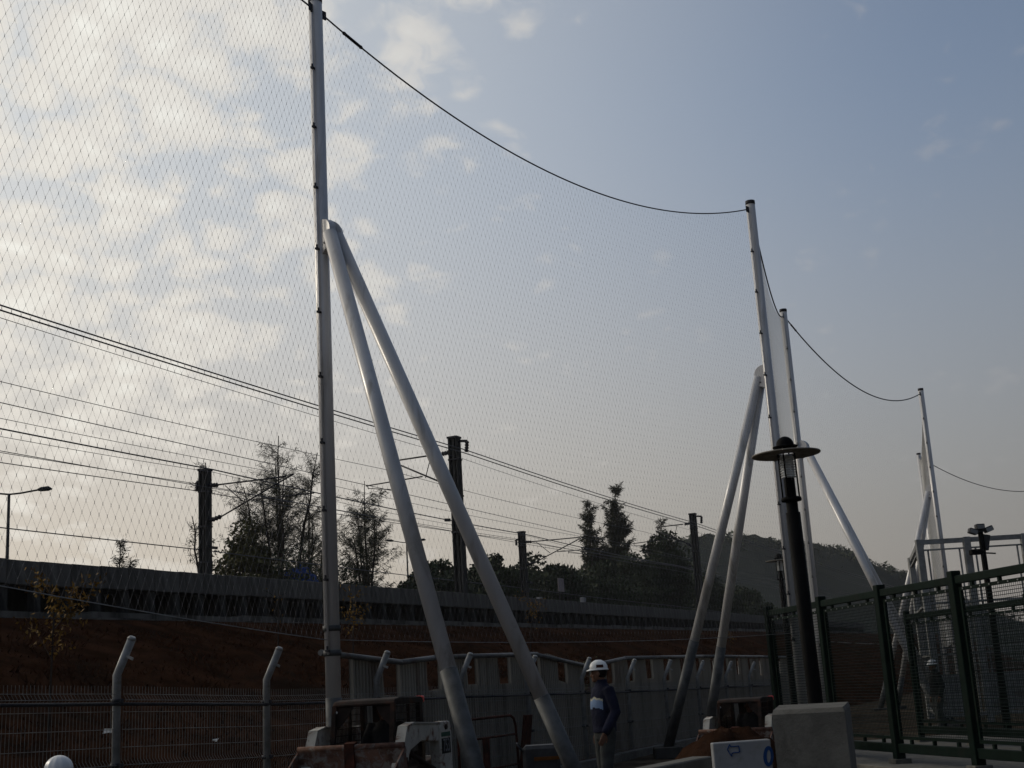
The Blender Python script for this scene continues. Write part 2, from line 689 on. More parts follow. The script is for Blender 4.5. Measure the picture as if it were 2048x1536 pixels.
def build_embankment():
    A = np.arange(-30, 230, 1.0)
    PP = [PF + .45] + list(np.linspace(PF + .6, 21.0, 18)) + [21.02, 36, 60, 85, 100]
    vs_, fs = [], []
    for a in A:
        for p in PP:
            if p <= 21.0:
                z = slope_z(a, p)
            elif p <= 60:
                z = Z_LEDGE(a) - .02
            elif p <= 85:
                z = Z_LEDGE(a) + .3
            else:
                z = -.3
            vs_.append(W(a, p, z))
    m = len(PP)
    for i in range(len(A) - 1):
        for j in range(m - 1):
            fs.append((i * m + j, i * m + j + 1, (i + 1) * m + j + 1, (i + 1) * m + j))
    tag(MB().add(vs_, fs, 0, True).build('embankment', SLOPE), kind='structure', label='dry reddish embankment slope below the railway wall')
    # dry grass on the slope
    N = 60000
    t = nrs.rand(N)
    a = 6 + 72 * t ** 1.5
    p = PF + .7 + (20.9 - PF - .7) * nrs.rand(N)
    z = np.array([slope_z(aa, pp) for aa, pp in zip(a, p)])
    base = np.outer(a, np.array(AX)) + np.outer(p, np.array(PX))
    base[:, 2] = z - .03
    ang = nrs.rand(N) * 2 * math.pi
    clump = np.array([max(.25, .75 + .6 * fnoise(aa * 1.1, pp * 1.4)) for aa, pp in zip(a, p)])
    h = (.05 + .11 * nrs.rand(N)) * clump
    wdt = .010 + .012 * nrs.rand(N) + .0002 * a
    lean = (nrs.rand(N, 2) - .5) * .26
    side = np.stack([np.cos(ang), np.sin(ang), np.zeros(N)], 1) * wdt[:, None]
    top = base + np.stack([lean[:, 0] , lean[:, 1], h], 1)
    V = np.stack([base - side, base + side, top], 1).reshape(-1, 3)
    Fc = np.arange(3 * N).reshape(-1, 3)
    ob = bpy.data.objects.new('dry_grass', np_mesh('dry_grass', V, Fc, GRASS))
    COL.objects.link(ob)
    tag(ob, 'dry brown grass covering the embankment slope', 'grass', kind='stuff')


build_embankment()


def build_hill():
    prof = [(1000, 1215), (1180, 1180), (1290, 1120), (1355, 1078), (1420, 1070), (1480, 1067), (1560, 1083), (1610, 1088), (1660, 1090),
            (1700, 1103), (1750, 1128), (1815, 1147), (1900, 1195), (2000, 1240), (2150, 1285)]
    xs = np.linspace(1000, 2150, 420)
    ys = np.interp(xs, [q[0] for q in prof], [q[1] for q in prof])
    vs_, fs = [], []
    depth = [0, .25, .5, .7, .85, .94, 1.0, 1.12, 1.5]
    for i, (x, y) in enumerate(zip(xs, ys)):
        rdg = at_y(float(x), float(y), 430)
        j = .25 * math.sin(i * .55) + .5 * math.sin(i * .17 + 1)
        for d in depth:
            if d <= 1:
                f = d ** 1.15
                yy = 290 + (430 - 290) * d
                z = -2 + (rdg.z + j * (d > .9) + 2) * f + .5 * fnoise(x * .03, d * 6)
            else:
                f = max(0, 1 - (d - 1) / .5)
                yy = 430 + 200 * (d - 1)
                z = -2 + (rdg.z + 2) * f
            vs_.append((rdg.x * (1 + .0 * d), yy, z))
    m = len(depth)
    for i in range(len(xs) - 1):
        for j in range(m - 1):
            fs.append((i * m + j, (i + 1) * m + j, (i + 1) * m + j + 1, i * m + j + 1))
    tag(MB().add(vs_, fs, 0, True).build('hill', HILLM), kind='structure', label='low scrubby hill in the haze beyond the railway')
    # scrub on the ridge and flank
    N = 9000
    ii = nrs.randint(0, len(xs) - 1, N)
    dd = np.clip(1.0 - np.abs(nrs.randn(N)) * .07, .2, 1)
    V = []
    for k in range(N):
        i = ii[k]
        d = dd[k]
        rx = float(at_y(float(xs[i]), float(ys[i]), 430).x)
        rz = float(at_y(float(xs[i]), float(ys[i]), 430).z)
        b = Vector((rx + rnd.uniform(-.4, .4), 290 + 140 * d, -2 + (rz + 2) * d ** 1.15))
        s = rnd.uniform(.22, .48) * (1.0 + 1.2 * max(0, math.sin(i * .31) * math.sin(i * .083)))
        c = b + Vector((rnd.uniform(-1, 1), rnd.uniform(-1, 1), rnd.uniform(0, 1.5) * s))
        for q in range(3):
            V.append(c + Vector((rnd.uniform(-s, s), rnd.uniform(-s, s), rnd.uniform(-s, s))))
    ob = bpy.data.objects.new('hillside_scrub', np_mesh('hillside_scrub', [tuple(q) for q in V], np.arange(3 * N).reshape(-1, 3), LEAFD))
    COL.objects.link(ob)
    tag(ob, 'low scrub covering the far hill', 'scrub', kind='stuff')


build_hill()

# ------------------------------------------------------------------ railway wall
def build_railway_wall():
    t = thing('railway_wall', W(20, PV, Z_CBOT(20)), 'long stained concrete railway parapet on short columns above the slope', 'wall')
    o0 = ORG[t.name]
    a0, a1 = -6, 138
    pan = MB().box(W(0, PV, 0), (.985, .14, 1.0), (AX, PX, Vector((0, 0, 1)))).mesh('parapet_panel', CONC, W(0, PV, 0), bevel=.02)
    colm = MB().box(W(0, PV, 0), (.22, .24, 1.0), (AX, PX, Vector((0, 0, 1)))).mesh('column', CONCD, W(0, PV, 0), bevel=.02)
    for k in range(a0, a1):
        a = k + .5
        zt, zb, zc = Z_PTOP(a), Z_PBOT(a), Z_CBOT(a)
        ob = share(pan, 'parapet_panel', t, W(a, PV + rnd.uniform(-.012, .012), (zt + zb) / 2 + rnd.uniform(-.012, .012)))
        ob.scale = (1, 1, zt - zb)
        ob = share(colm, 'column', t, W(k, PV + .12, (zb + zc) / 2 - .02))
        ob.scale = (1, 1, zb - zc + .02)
    mb = MB()
    for k in range(a0, a1, 6):
        ka = k + 6
        # recessed wall, deck and the two low ledges
        mb.prism([W(k, PV + 1.3, Z_CBOT(k) - .2), W(ka, PV + 1.3, Z_CBOT(ka) - .2), W(ka, PV + 1.3, Z_PBOT(ka) + .1), W(k, PV + 1.3, Z_PBOT(k) + .1)], PX * .3)
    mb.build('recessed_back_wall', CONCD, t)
    mb = MB()
    for k in range(a0, a1, 6):
        ka = k + 6
        mb.prism([W(k, PV + .10, Z_PBOT(k) + .05), W(ka, PV + .10, Z_PBOT(ka) + .05), W(ka, PV + 14, Z_PBOT(ka) + .05), W(k, PV + 14, Z_PBOT(k) + .05)], (0, 0, .22))
    mb.build('deck', BALLAST, t)
    mb = MB()
    for k in range(a0, a1, 6):
        ka = k + 6
        mb.prism([W(k, 21.0, Z_LEDGE(k) - .3), W(k, 21.0, Z_LEDGE(k) + .05), W(k, 21.35, Z_LEDGE(k) + .05), W(k, 21.35, Z_CBOT(k) - .02), W(k, PV + 1.3, Z_CBOT(k) - .02), W(k, PV + 1.3, Z_LEDGE(k) - .3)], AX * 5.99)
    mb.build('drain_ledge', CONC, t)


build_railway_wall()

# ================================================================== net poles, braces and nets
H_POLE = at_y(630, -2, 18.5).z
PT = [None,
      at_y(630, -2, 18.5),
      at_z(1500, 404, H_POLE), at_z(1566, 620, H_POLE), at_z(1841, 778, H_POLE), at_z(1837, 907, H_POLE)]
POLE_XY = [None] + [Vector((q.x, q.y, 0)) for q in PT[1:]]
_c = at_y(0, 1160, 12.0)
LOW0 = 2.5 + (_c.z - 2.5) * 1.6
POLE_XY[0] = POLE_XY[1] + (Vector((_c.x, _c.y, 0)) - POLE_XY[1]) * 1.6
_c = at_z(2150, 950, H_POLE)
POLE_XY.append(Vector((_c.x, _c.y, 0)))
Z_LOW = 2.5                        # lower edge of the nets
POLE_R = .107

BRACES = {1: [Vector((-.52, 15.9, 0)), Vector((.74, 18.1, 0))],
          2: [Vector((3.03, 30.7, .12)), Vector((4.03, 31.6, .12))],
          3: [Vector((11.8, 38.0, 0)), Vector((10.95, 35.8, 0))],
          4: [POLE_XY[4] + Vector((-2.6, 2.1, 0)), POLE_XY[4] + Vector((-1.7, 2.9, 0))]}
Z_JOINT = {1: at_y(656, 443, 18.5).z, 2: at_y(1522, 728, 28.66).z, 3: at_y(1608, 880, 38.1).z, 4: at_y(1855, 968, 51).z}

POLE_LABEL = {1: 'tallest grey net pole, left of the group, with two long slanting braces',
              2: 'grey net pole behind the round-disc lamp, braced towards the left',
              3: 'grey net pole just right of the lamp, braced towards the right',
              4: 'slim distant grey net pole above the far right white cage',
              5: 'farthest slim net pole, left of the right-hand net pole'}


def build_pole(i):
    xy = POLE_XY[i]
    t = thing('net_pole', xy, POLE_LABEL[i], 'pole', 'net poles')
    far = i >= 4
    n = 12 if far else 24
    zs = 1.7 if i == 1 else 0.6
    mb = MB().tube([xy + Vector((0, 0, zs)), xy + Vector((0, 0, H_POLE))], POLE_R, n)
    shaft = mb.build('shaft', STEEL, t)
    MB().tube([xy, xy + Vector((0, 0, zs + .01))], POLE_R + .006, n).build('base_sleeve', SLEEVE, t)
    MB().tube([xy + Vector((0, 0, H_POLE - .07)), xy + Vector((0, 0, H_POLE + .02))], POLE_R + .005, n).build('cap', DARKST, t)
    # the sides the nets hang from
    sides = []
    if i > 0:
        sides.append((POLE_XY[i - 1] - xy).normalized())
    if i < len(POLE_XY) - 1:
        sides.append((POLE_XY[i + 1] - xy).normalized())
    for d in sides[:2]:
        e = xy + d * (POLE_R + .022)
        MB().tube([e + Vector((0, 0, Z_LOW - .2)), e + Vector((0, 0, H_POLE - .3))], .016, 6).build('net_rod', STEEL, t)
        # eye bracket under the cap for the head cable
        z = H_POLE - .22
        MB().box(xy + d * (POLE_R + .05) + Vector((0, 0, z)), (.02, .12, .14), (Vector((-d.y, d.x, 0)), d, Vector((0, 0, 1)))).build('cable_bracket', DARKST, t)
    d = sides[0]
    sd = Vector((-d.y, d.x, 0))
    cm = MB().box((0, 0, 0), (.045, .09, .03), (sd, d, Vector((0, 0, 1)))).box(d * .02 + Vector((0, 0, .03)), (.018, .03, .07), (sd, d, Vector((0, 0, 1)))).mesh('net_clip', DARKST, Vector((0, 0, 0)))
    z = Z_LOW - .15
    while z < H_POLE - .5:
        share(cm, 'net_clip', t, xy + d * (POLE_R + .03) + Vector((0, 0, z)))
        z += .98
    if i == 1:
        # clamp for the foot cable
        for zc in (2.32, 2.66):
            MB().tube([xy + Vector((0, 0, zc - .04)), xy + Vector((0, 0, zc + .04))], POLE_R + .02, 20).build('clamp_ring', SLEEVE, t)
    if i in BRACES:
        zj = Z_JOINT[i]
        feet = BRACES[i]
        mid = (feet[0] + feet[1]) / 2 - xy
        mid.z = 0
        mid.normalize()
        for k, ft in enumerate(feet):
            d = ft - xy
            d.z = 0
            L = d.length
            d.normalize()
            r = .106
            off = d * (POLE_R + .13) + Vector((-mid.y, mid.x, 0)) * (0.0)
            top = xy + off + Vector((0, 0, zj - .25))
            end = Vector(ft)
            br = end - top
            # lower sleeve, upper painted tube
            zsl = {1: (1.95, 1.55), 2: (2.5, 2.35)}.get(i, (1.2, 1.2))[k]
            f = (zj - .25 - zsl) / (zj - .25 - end.z)
            q = top + br * f
            b = MB().tube([top, q], r, n).build('brace', STEEL, t)
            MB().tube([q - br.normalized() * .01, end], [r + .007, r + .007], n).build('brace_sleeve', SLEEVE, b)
            # gusset plate joining brace and pole: rounded flat cap
            side = Vector((-d.y, d.x, 0))
            prof = []
            for s_ in range(9):
                an = math.pi / 2 * s_ / 8
                prof.append(xy + d * (POLE_R - .02 + (.24) * math.sin(an)) + Vector((0, 0, zj - .20 + .20 * math.cos(an))))
            pts = [xy + d * (POLE_R - .02) + Vector((0, 0, zj - .55))] + prof + [xy + d * (POLE_R + .24) + Vector((0, 0, zj - .42))]
            pts = [q_ - side * .055 for q_ in pts]
            MB().prism(pts, side * .11).build('gusset', STEEL, t, bevel=.008)
            for zz_ in (-.28, -.40):
                bp_ = xy + d * (POLE_R + .08) + Vector((0, 0, zj + zz_))
                MB().tube([bp_ - side * .075, bp_ + side * .075], .018, 6).build('bolt', DARKST, t)
            fb = MB().box(end + Vector((0, 0, -.05)), (.62, .62, .26)).build('footing', CONCD, t, bevel=.02)
    return t


for i_ in range(1, 6):
    build_pole(i_)


def net_thing(i, label, sag, w, h, rs, nodes, cable_r, zlow_sag=.12, mt=None):
    A, B = POLE_XY[i], POLE_XY[i + 1]
    d = (B - A)
    L = d.length
    d.normalize()
    g = POLE_R + .04
    A = A + d * g
    L -= 2 * g
    zt = H_POLE - .22
    t = thing('ball_net', A + Vector((0, 0, Z_LOW)), label, 'net', 'ball-stop nets')
    top = lambda u: zt - sag * 4 * (u / L) * (1 - u / L)
    low_a = LOW0 if i == 0 else Z_LOW
    bot = lambda u: Z_LOW + (low_a - Z_LOW) * (1 - u / L) - zlow_sag * 4 * (u / L) * (1 - u / L)
    N = 40
    us = [L * k / N for k in range(N + 1)]
    hc = MB().tube([A + d * u + Vector((0, 0, top(u))) for u in us], cable_r, 8).build('head_cable', CABLE, t)
    if i in (1, 3, 5):
        # turnbuckle beside the pole
        u0, u1 = .42, .84
        p0, p1 = A + d * u0 + Vector((0, 0, top(u0))), A + d * u1 + Vector((0, 0, top(u1)))
        MB().tube([p0, p0.lerp(p1, .08), p0.lerp(p1, .12), p0.lerp(p1, .88), p0.lerp(p1, .92), p1], [.018, .032, .025, .025, .032, .018], 8).build('turnbuckle', DARKST, hc)
    MB().tube([A + d * u + Vector((0, 0, bot(u))) for u in us], cable_r * .4, 6).build('foot_cable', GALV, t)
    # diamond mesh: two families of straight strands between the cables
    V, Fc = [], []
    nrm = Vector((-d.y, d.x, 0))
    k3 = [(math.cos(q), math.sin(q)) for q in (0, 2.094, 4.189)]
    slope = h / w
    zmin, zmax = Z_LOW - zlow_sag - .1, zt
    belly = lambda u, z: .16 * math.sin(math.pi * u / L) * math.sin(math.pi * max(0, min(1, (z - Z_LOW) / (zt - Z_LOW))))

    def strand(u0, s):
        # line z = zmin + s*slope*(u-u0)
        run = []
        lo = u0
        hi = u0 + s * (zmax - zmin) / slope
        steps = 26
        for k in range(steps + 1):
            u = lo + (hi - lo) * k / steps
            z = zmin + s * slope * (u - u0)
            run.append((u, z))
        inside = lambda q: 0 <= q[0] <= L and bot(min(max(q[0], 0), L)) <= q[1] <= top(min(max(q[0], 0), L))
        cur = []
        segs = []
        for k in range(steps):
            q0, q1 = run[k], run[k + 1]
            i0, i1 = inside(q0), inside(q1)
            if not i0 and not i1:
                continue
            if i0 != i1:
                a_, b_ = (q0, q1) if i0 else (q1, q0)
                for _ in range(10):
                    m_ = ((a_[0] + b_[0]) / 2, (a_[1] + b_[1]) / 2)
                    if inside(m_):
                        a_ = m_
                    else:
                        b_ = m_
                if i0:
                    q1 = a_
                else:
                    q0 = a_
            if not cur:
                cur = [q0]
            cur.append(q1)
            if i0 and not i1:
                segs.append(cur)
                cur = []
        if cur:
            segs.append(cur)
        for sg in segs:
            if len(sg) > 8:
                sg = sg[::3] + ([sg[-1]] if (len(sg) - 1) % 3 else [])
            base = len(V)
            for (u, z) in sg:
                c = A + d * u + Vector((0, 0, z)) + nrm * belly(u, z)
                for (cx, cy) in k3:
                    V.append(c + d * (cx * rs) + nrm * (cy * rs))
            for k in range(len(sg) - 1):
                for j in range(3):
                    a0 = base + k * 3 + j
                    a1 = base + k * 3 + (j + 1) % 3
                    Fc.append((a0, a1, a1 + 3, a0 + 3))

    nspan = int((zmax - zmin) / slope / w) + 2
    ncol = int(L / w) + 1
    for k in range(-nspan, ncol + 1):
        strand(k * w, 1)
    for k in range(0, ncol + nspan + 1):
        strand(k * w, -1)
    me = np_mesh('mesh', [tuple(q - ORG[t.name]) for q in V], Fc, mt or NETM)
    ob = bpy.data.objects.new('mesh', me)
    COL.objects.link(ob)
    ob.parent = t
    tag(ob, kind='stuff')
    if nodes:
        V, Fc = [], []
        nr, nh = nodes
        j = 0
        z = zmin
        # crossings lie where strand families meet
        while z < zmax:
            for k in range(ncol + 1):
                u = k * w + (w / 2 if j % 2 else 0)
                if 0 <= u <= L and bot(u) + .04 < z < top(u) - .04:
                    c = A + d * u + Vector((0, 0, z)) + nrm * belly(u, z)
                    b = len(V)
                    V += [c + Vector((0, 0, nh)), c + d * nr, c + nrm * nr, c - d * nr, c - nrm * nr, c - Vector((0, 0, nh))]
                    for q in range(4):
                        Fc.append((b, b + 1 + q, b + 1 + (q + 1) % 4))
                        Fc.append((b + 5, b + 1 + (q + 1) % 4, b + 1 + q))
            z += h / 2
            j += 1
        me = np_mesh('knots', [tuple(q - ORG[t.name]) for q in V], Fc, NETM)
        ob = bpy.data.objects.new('knots', me)
        COL.objects.link(ob)
        ob.parent = t
        tag(ob, kind='stuff')
    return t


net_thing(0, 'grey diamond-mesh net left of the tallest pole, nearest to us', .30, .143, .25, .0011, (.0034, .027), .014, .06)
net_thing(1, 'wide diamond-mesh net under the sagging cable between the two large poles', 1.15, .107, .245, .0007, (.0030, .024), .0135, .10)
net_thing(2, 'narrow strip of net seen edge-on between the two poles behind the lamp', .8, .17, .23, .0021, None, .018, mt=NETLIT)
net_thing(3, 'far net hung from the drooping cable right of the lamp', 1.15, .20, .28, .0008, None, .020)
net_thing(4, 'distant narrow net strip between the two right-hand poles', 1.0, .22, .30, .0034, None, .020, mt=NETLIT)
net_thing(5, 'farthest net under the thin cable at the right edge', 1.25, .30, .40, .0008, None, .020)

# ================================================================== mesh fence with cranked posts
SP = 3.0


def build_mesh_fence():
    t = thing('mesh_fence', W(AF0, PF, 0), 'welded wire mesh fence with cranked grey posts at the foot of the slope', 'fence')
    n0, n1 = -2, 12
    o = W(0, 0, 0)
    axs = (AX, PX, Vector((0, 0, 1)))
    ztop = at_p(530, 1362, PF).z
    zbend = at_p(230, 1342, PF).z
    out = -PX
    r = .05
    # post: straight, then cranked towards the site
    post = MB().tube([o, o + Vector((0, 0, zbend)), o + out * .21 + Vector((0, 0, zbend + .40))], r, 12)
    post.tube([o + out * .21 + Vector((0, 0, zbend + .40)), o + out * .225 + Vector((0, 0, zbend + .43))], [r + .006, r * .7], 12)
    pm = post.mesh('post', GALV, o)
    hook = MB().bar(out * .13 + Vector((0, 0, zbend + .22)), out * .24 + Vector((0, 0, zbend + .17)), .015, .03).mesh('wire_arm', GALV, o)
    bm_ = MB().tube([Vector((0, 0, -.025)), Vector((0, 0, .025))], r + .012, 12).box(out * .06, (.05, .06, .045), axs).mesh('clamp', DARKST, o)
    # panel: vertical wires with pressed V folds, horizontal wires
    L = SP - .06
    V = MB()
    folds = [.30, 1.10, ztop - .16]

    def off(z):
        e = 0
        for f in folds:
            e = max(e, .045 * max(0, 1 - abs(z - f) / .06))
        return e
    zz = [.06]
    for f in folds:
        zz += [f - .06, f, f + .06]
    zz.append(ztop)
    k = 0
    u = .03
    while u < L:
        V.tube([AX * u + out * off(z) + Vector((0, 0, z)) for z in zz], .0029, 3, False, smooth=False)
        u += .055
    z = .1
    while z < ztop:
        V.tube([out * (off(z) + .004) + Vector((0, 0, z)) + AX * .02, out * (off(z) + .004) + Vector((0, 0, z)) + AX * L], .0035, 4, False)
        z += .20
    for f in folds:
        V.tube([out * .045 + Vector((0, 0, f)), out * .045 + Vector((0, 0, f)) + AX * L], .0035, 4, False)
    wm = V.mesh('wire_panel', WIREM, o, fix=False)
    rail = MB()
    rm = MB().tube([out * .06, out * .06 + AX * SP], .020, 8).mesh('rail', DARKST, o)
    fall = lambda q: float(np.interp(q, [-2, 0, 1, 2, 3, 6, 12], [.16, 0, -.11, -.16, -.19, -.34, -.55]))
    for n in range(n0, n1):
        a = AF0 + n * SP
        dz = fall(n)
        lean = rnd.uniform(-.012, .012)
        ob = share(pm, 'post', t, W(a, PF, -.05 + dz))
        ob.rotation_euler = (lean, rnd.uniform(-.012, .012), 0)
        for zc in (.30, 1.10, ztop - .17):
            share(bm_, 'clamp', t, W(a, PF, zc + dz))
        share(hook, 'wire_arm', t, W(a, PF, -.05 + dz))
        if n < n1 - 1:
            w_ = share(wm, 'wire_panel', t, W(a + .03, PF, dz))
            tl = math.atan2(fall(n + 1) - dz, SP)
            w_.rotation_mode = 'AXIS_ANGLE'
            w_.rotation_axis_angle = (tl, -PX.x, -PX.y, 0)
            w_['kind'] = 'stuff'
            for zr in (.33, at_p(300, 1405, PF).z):
                rl = share(rm, 'rail', t, W(a, PF, zr + dz))
                rl.rotation_mode = 'AXIS_ANGLE'
                rl.rotation_axis_angle = (tl, -PX.x, -PX.y, 0)


build_mesh_fence()

# ================================================================== corrugated hoarding
PH = PF + .22


def build_hoarding():
    tops = [(640, 1302), (700, 1308), (795, 1322), (865, 1312), (930, 1308), (1065, 1306), (1090, 1302), (1170, 1331), (1245, 1314), (1300, 1311), (1400, 1311), (1520, 1312), (1560, 1313), (1640, 1316)]
    pts = [at_p(x, y, PH) for x, y in tops]
    aa = [a_of(q) for q in pts]
    zz = [q.z for q in pts]
    ztop = lambda a: float(np.interp(a, aa, zz))
    a0 = a_of(at_p(700, 1400, PH))
    a1 = a_of(at_p(1600, 1400, PH))
    t = thing('hoarding', W(a0, PH, 0), 'grey corrugated sheet hoarding with notched top behind the standing worker', 'hoarding')
    up = Vector((0, 0, 1))
    # top rail runs ahead of the sheets
    ua = np.linspace(aa[0] , a1, 60)
    # split into separate pipe lengths
    cuts = [aa[0], aa[2], aa[3], aa[5], aa[7], aa[8], aa[10], aa[11], a1]
    for c0, c1 in zip(cuts[:-1], cuts[1:]):
        MB().tube([W(c0 - .15, PH - .10, ztop(c0) - .03), W(c1, PH - .10, ztop(c1) - .03)], .045, 8).build('top_rail', PIPE, t)
    k = 0
    a = a0
    per = .10
    while a < a1:
        wid = 1.5
        drop = rnd.uniform(-.03, .03)
        notch = .50 * rnd.uniform(.85, 1.1)
        nh = .56 * rnd.uniform(.8, 1.1)
        lowhole = rnd.random() < .3
        m = int(wid / per)
        V, Fs = [], []
        us = []
        for j in range(m):
            for s_, dep in ((0, 0), (.16, 0), (.30, .055), (.86, .055)):
                us.append(((j + s_) * per, dep))
        us.append((wid - .004, 0))
        pend = []
        for (u, dep) in us:
            zt = ztop(a + u) - .06 + drop
            if u > wid - notch:
                zt -= nh
            pend.append((u, dep, zt))
        for (u, dep, zt) in pend:
            V.append(W(a + u, PH - dep, .10))
            V.append(W(a + u, PH - dep, zt))
        for j in range(len(pend) - 1):
            Fs.append((2 * j, 2 * j + 2, 2 * j + 3, 2 * j + 1))
        sh = MB().add(V, Fs)
        # back skin gives the sheet its thickness
        V2 = [q + PX * .004 for q in V]
        sh.add(V2, [f[::-1] for f in Fs])
        sh.build('corrugated_sheet', HOARD, t, fix=False)
        a += wid
        k += 1
    for z in (.55, 1.35):
        MB().tube([W(a0, PH + .08, z), W(a1, PH + .08, z)], .03, 6).build('back_rail', PIPE, t)
    a = a0
    while a < a1:
        MB().tube([W(a + .5, PH + .12, -.05), W(a + .5, PH + .12, ztop(a + .5) - .15)], .035, 6).build('support_post', PIPE, t)
        a += 3.0


build_hoarding()

# concrete kerb in front of the hoarding and a nearer one
def build_kerbs():
    A = at_z(1235, 1507, .14)
    p = p_of(A)
    mb = MB()
    a = a_of(A) - 14
    t = thing('kerb', W(a, p, -.05), 'long pale concrete kerb along the ground behind the standing worker', 'kerb')
    m = MB().box(W(0, p, 0) + AX * .5, (.99, .22, .26), (AX, PX, Vector((0, 0, 1)))).mesh('kerb_stone', CONCB, W(0, p, 0), bevel=.015)
    for k in range(34):
        share(m, 'kerb_stone', t, W(a + k, p + rnd.uniform(-.01, .01), .01 + rnd.uniform(-.008, .008)))
    # nearer low wall with light top edge running to the white board
    P0, P1 = at_y(1300, 1545, 9.9), at_y(1424, 1512, 10.6)
    d = (P1 - P0)
    d.z = 0
    d.normalize()
    s = Vector((-d.y, d.x, 0))
    q0 = P0 - d * 1.2
    zt0, zt1 = P0.z, P1.z
    mb = MB().prism([q0 + Vector((0, 0, -1.3)), P1 + Vector((0, 0, -1.3)), P1, q0 + Vector((0, 0, (zt0 - q0.z) + (zt0 - zt1) * 1.2 / (P1 - P0).length * 1.0 if False else 0))], s * .18)
    w = mb.build('low_wall', CONCB, None, org=Vector((q0.x, q0.y, 0)), bevel=.01)
    tag(w, 'low concrete wall with bright top edge left of the arrow board', 'wall')


build_kerbs()

# ================================================================== railway masts and wires
def at_a(px, py, a):
    d = ray(px, py)
    return EYE + d * (a / d.dot(AX))


PA, PB = 34.0, 23.3
MAST_TOP = {'A1': at_p(410, 942, PA), 'A2': at_p(1043, 1065, PA), 'B1': at_p(908, 877, PB), 'B2': at_p(1385, 1029, PB)}
UP = Vector((0, 0, 1))


def insulator(mb, p0, p1, r=.09):
    pts, rr = [], []
    for k in range(9):
        pts.append(p0.lerp(p1, k / 8))
        rr.append(r if k % 2 else r * .55)
    mb.tube(pts, rr, 8)


def build_mast(key, src, label):
    top = MAST_TOP[key]
    a = a_of(top)
    p = PA if key[0] == 'A' else PB
    zb = Z_PBOT(a) + .2
    t = thing('railway_mast', W(a, p, zb), label, 'mast', 'railway masts')
    z1 = top.z
    # H-section column
    mb = MB()
    c = W(a, p, (z1 + zb) / 2)
    ax = (AX, PX, UP)
    mb.box(c, (.30, .10, z1 - zb), ax)
    mb.box(c + PX * .17, (.40, .06, z1 - zb + .001), ax)
    mb.box(c - PX * .17, (.40, .06, z1 - zb + .002), ax)
    mb.build('column', CONCD, t)
    MB().box(W(a, p, z1 + .03), (.46, .46, .08), ax).build('cap', DARKST, t)
    for zc in (z1 - .9, z1 - 2.4, z1 - 3.9):
        MB().box(W(a, p, zc), (.45, .44, .07), ax).build('band', DARKST, t)
    # source measurements taken at the first mast of each kind, moved along the line for the second
    stop = MAST_TOP[src]
    sa = a_of(stop)
    mv = W(a, 0, 0) - W(sa, 0, 0) + Vector((0, 0, top.z - stop.z))
    g = lambda x, y: at_a(x, y, sa) + mv
    if key[0] == 'A':
        tubes = [((432, 970), (572, 953), .035), ((436, 1037), (587, 948), .035), ((450, 971), (486, 1003), .02), ((506, 999), (628, 986), .028), ((538, 997), (538, 1004), .02), ((538, 1001), (592, 1005), .018)]
        ins = [((416, 971), (436, 970)), ((418, 1042), (442, 1033))]
        brk = ((408, 962), (394, 964), (394, 982))
        low = ((400, 1093), (434, 1096))
    else:
        tubes = [((880, 908), (800, 920), .035), ((900, 972), (802, 931), .035), ((862, 912), (851, 956), .02), ((732, 972), (845, 953), .028), ((735, 972), (737, 978), .02), ((737, 977), (782, 979), .018)]
        ins = [((903, 904), (884, 908)), ((903, 976), (886, 966))]
        brk = ((915, 882), (934, 882), (933, 904))
        low = ((900, 1040), (890, 1040))
    for (p0, p1, r) in tubes:
        MB().tube([g(*p0), g(*p1)], r, 8).build('cantilever_tube', DARKST, t)
    for (p0, p1) in ins:
        m_ = MB()
        insulator(m_, g(*p0), g(*p1), .11)
        m_.build('insulator', DARKST, t)
    b0, b1, b2 = (g(*q) for q in brk)
    MB().bar(b0, b1, .10, .10).build('bracket', DARKST, t)
    m_ = MB()
    insulator(m_, b1, b2, .10)
    m_.build('insulator', DARKST, t)
    MB().bar(g(*low[0]), g(*low[1]), .12, .12).build('lower_bracket', DARKST, t)


build_mast('A1', 'A1', 'dark railway mast left of the tallest net pole, arm reaching right')
build_mast('A2', 'A1', 'small far railway mast above the dark trees between the brace and casuarinas')
build_mast('B1', 'B1', 'tallest dark railway mast partly behind the right-hand brace')
build_mast('B2', 'B1', 'railway mast beside the hill, left of the second pair of braces')


def wire(name, label, p, q0, q1, r, sag=.25, dz=0.0, x0=-420, x1=1850, phase=None, mat_=None):
    A, B = at_p(*q0, p), at_p(*q1, p)
    aA, aB = a_of(A), a_of(B)
    zf = lambda a: A.z + (B.z - A.z) * (a - aA) / (aB - aA)
    s0 = a_of(at_p(x0, 1400, p))
    s1 = min(a_of(at_p(x1, 1400, p)), 190)
    m0 = a_of(MAST_TOP['A1' if p > 29 else 'B1'])
    span = abs(a_of(MAST_TOP['A2']) - a_of(MAST_TOP['A1']))
    pts = []
    N = 120
    for k in range(N + 1):
        a = s0 + (s1 - s0) * (k / N) ** 1.4
        t_ = ((a - m0) / span) % 1.0
        pts.append(W(a, p, zf(a) + dz - sag * 4 * t_ * (1 - t_)))
    ob = MB().tube(pts, r, 5).build(name, mat_ or CABLE, None, org=pts[0])
    tag(ob, label, 'wire', 'overhead railway wires')
    return pts


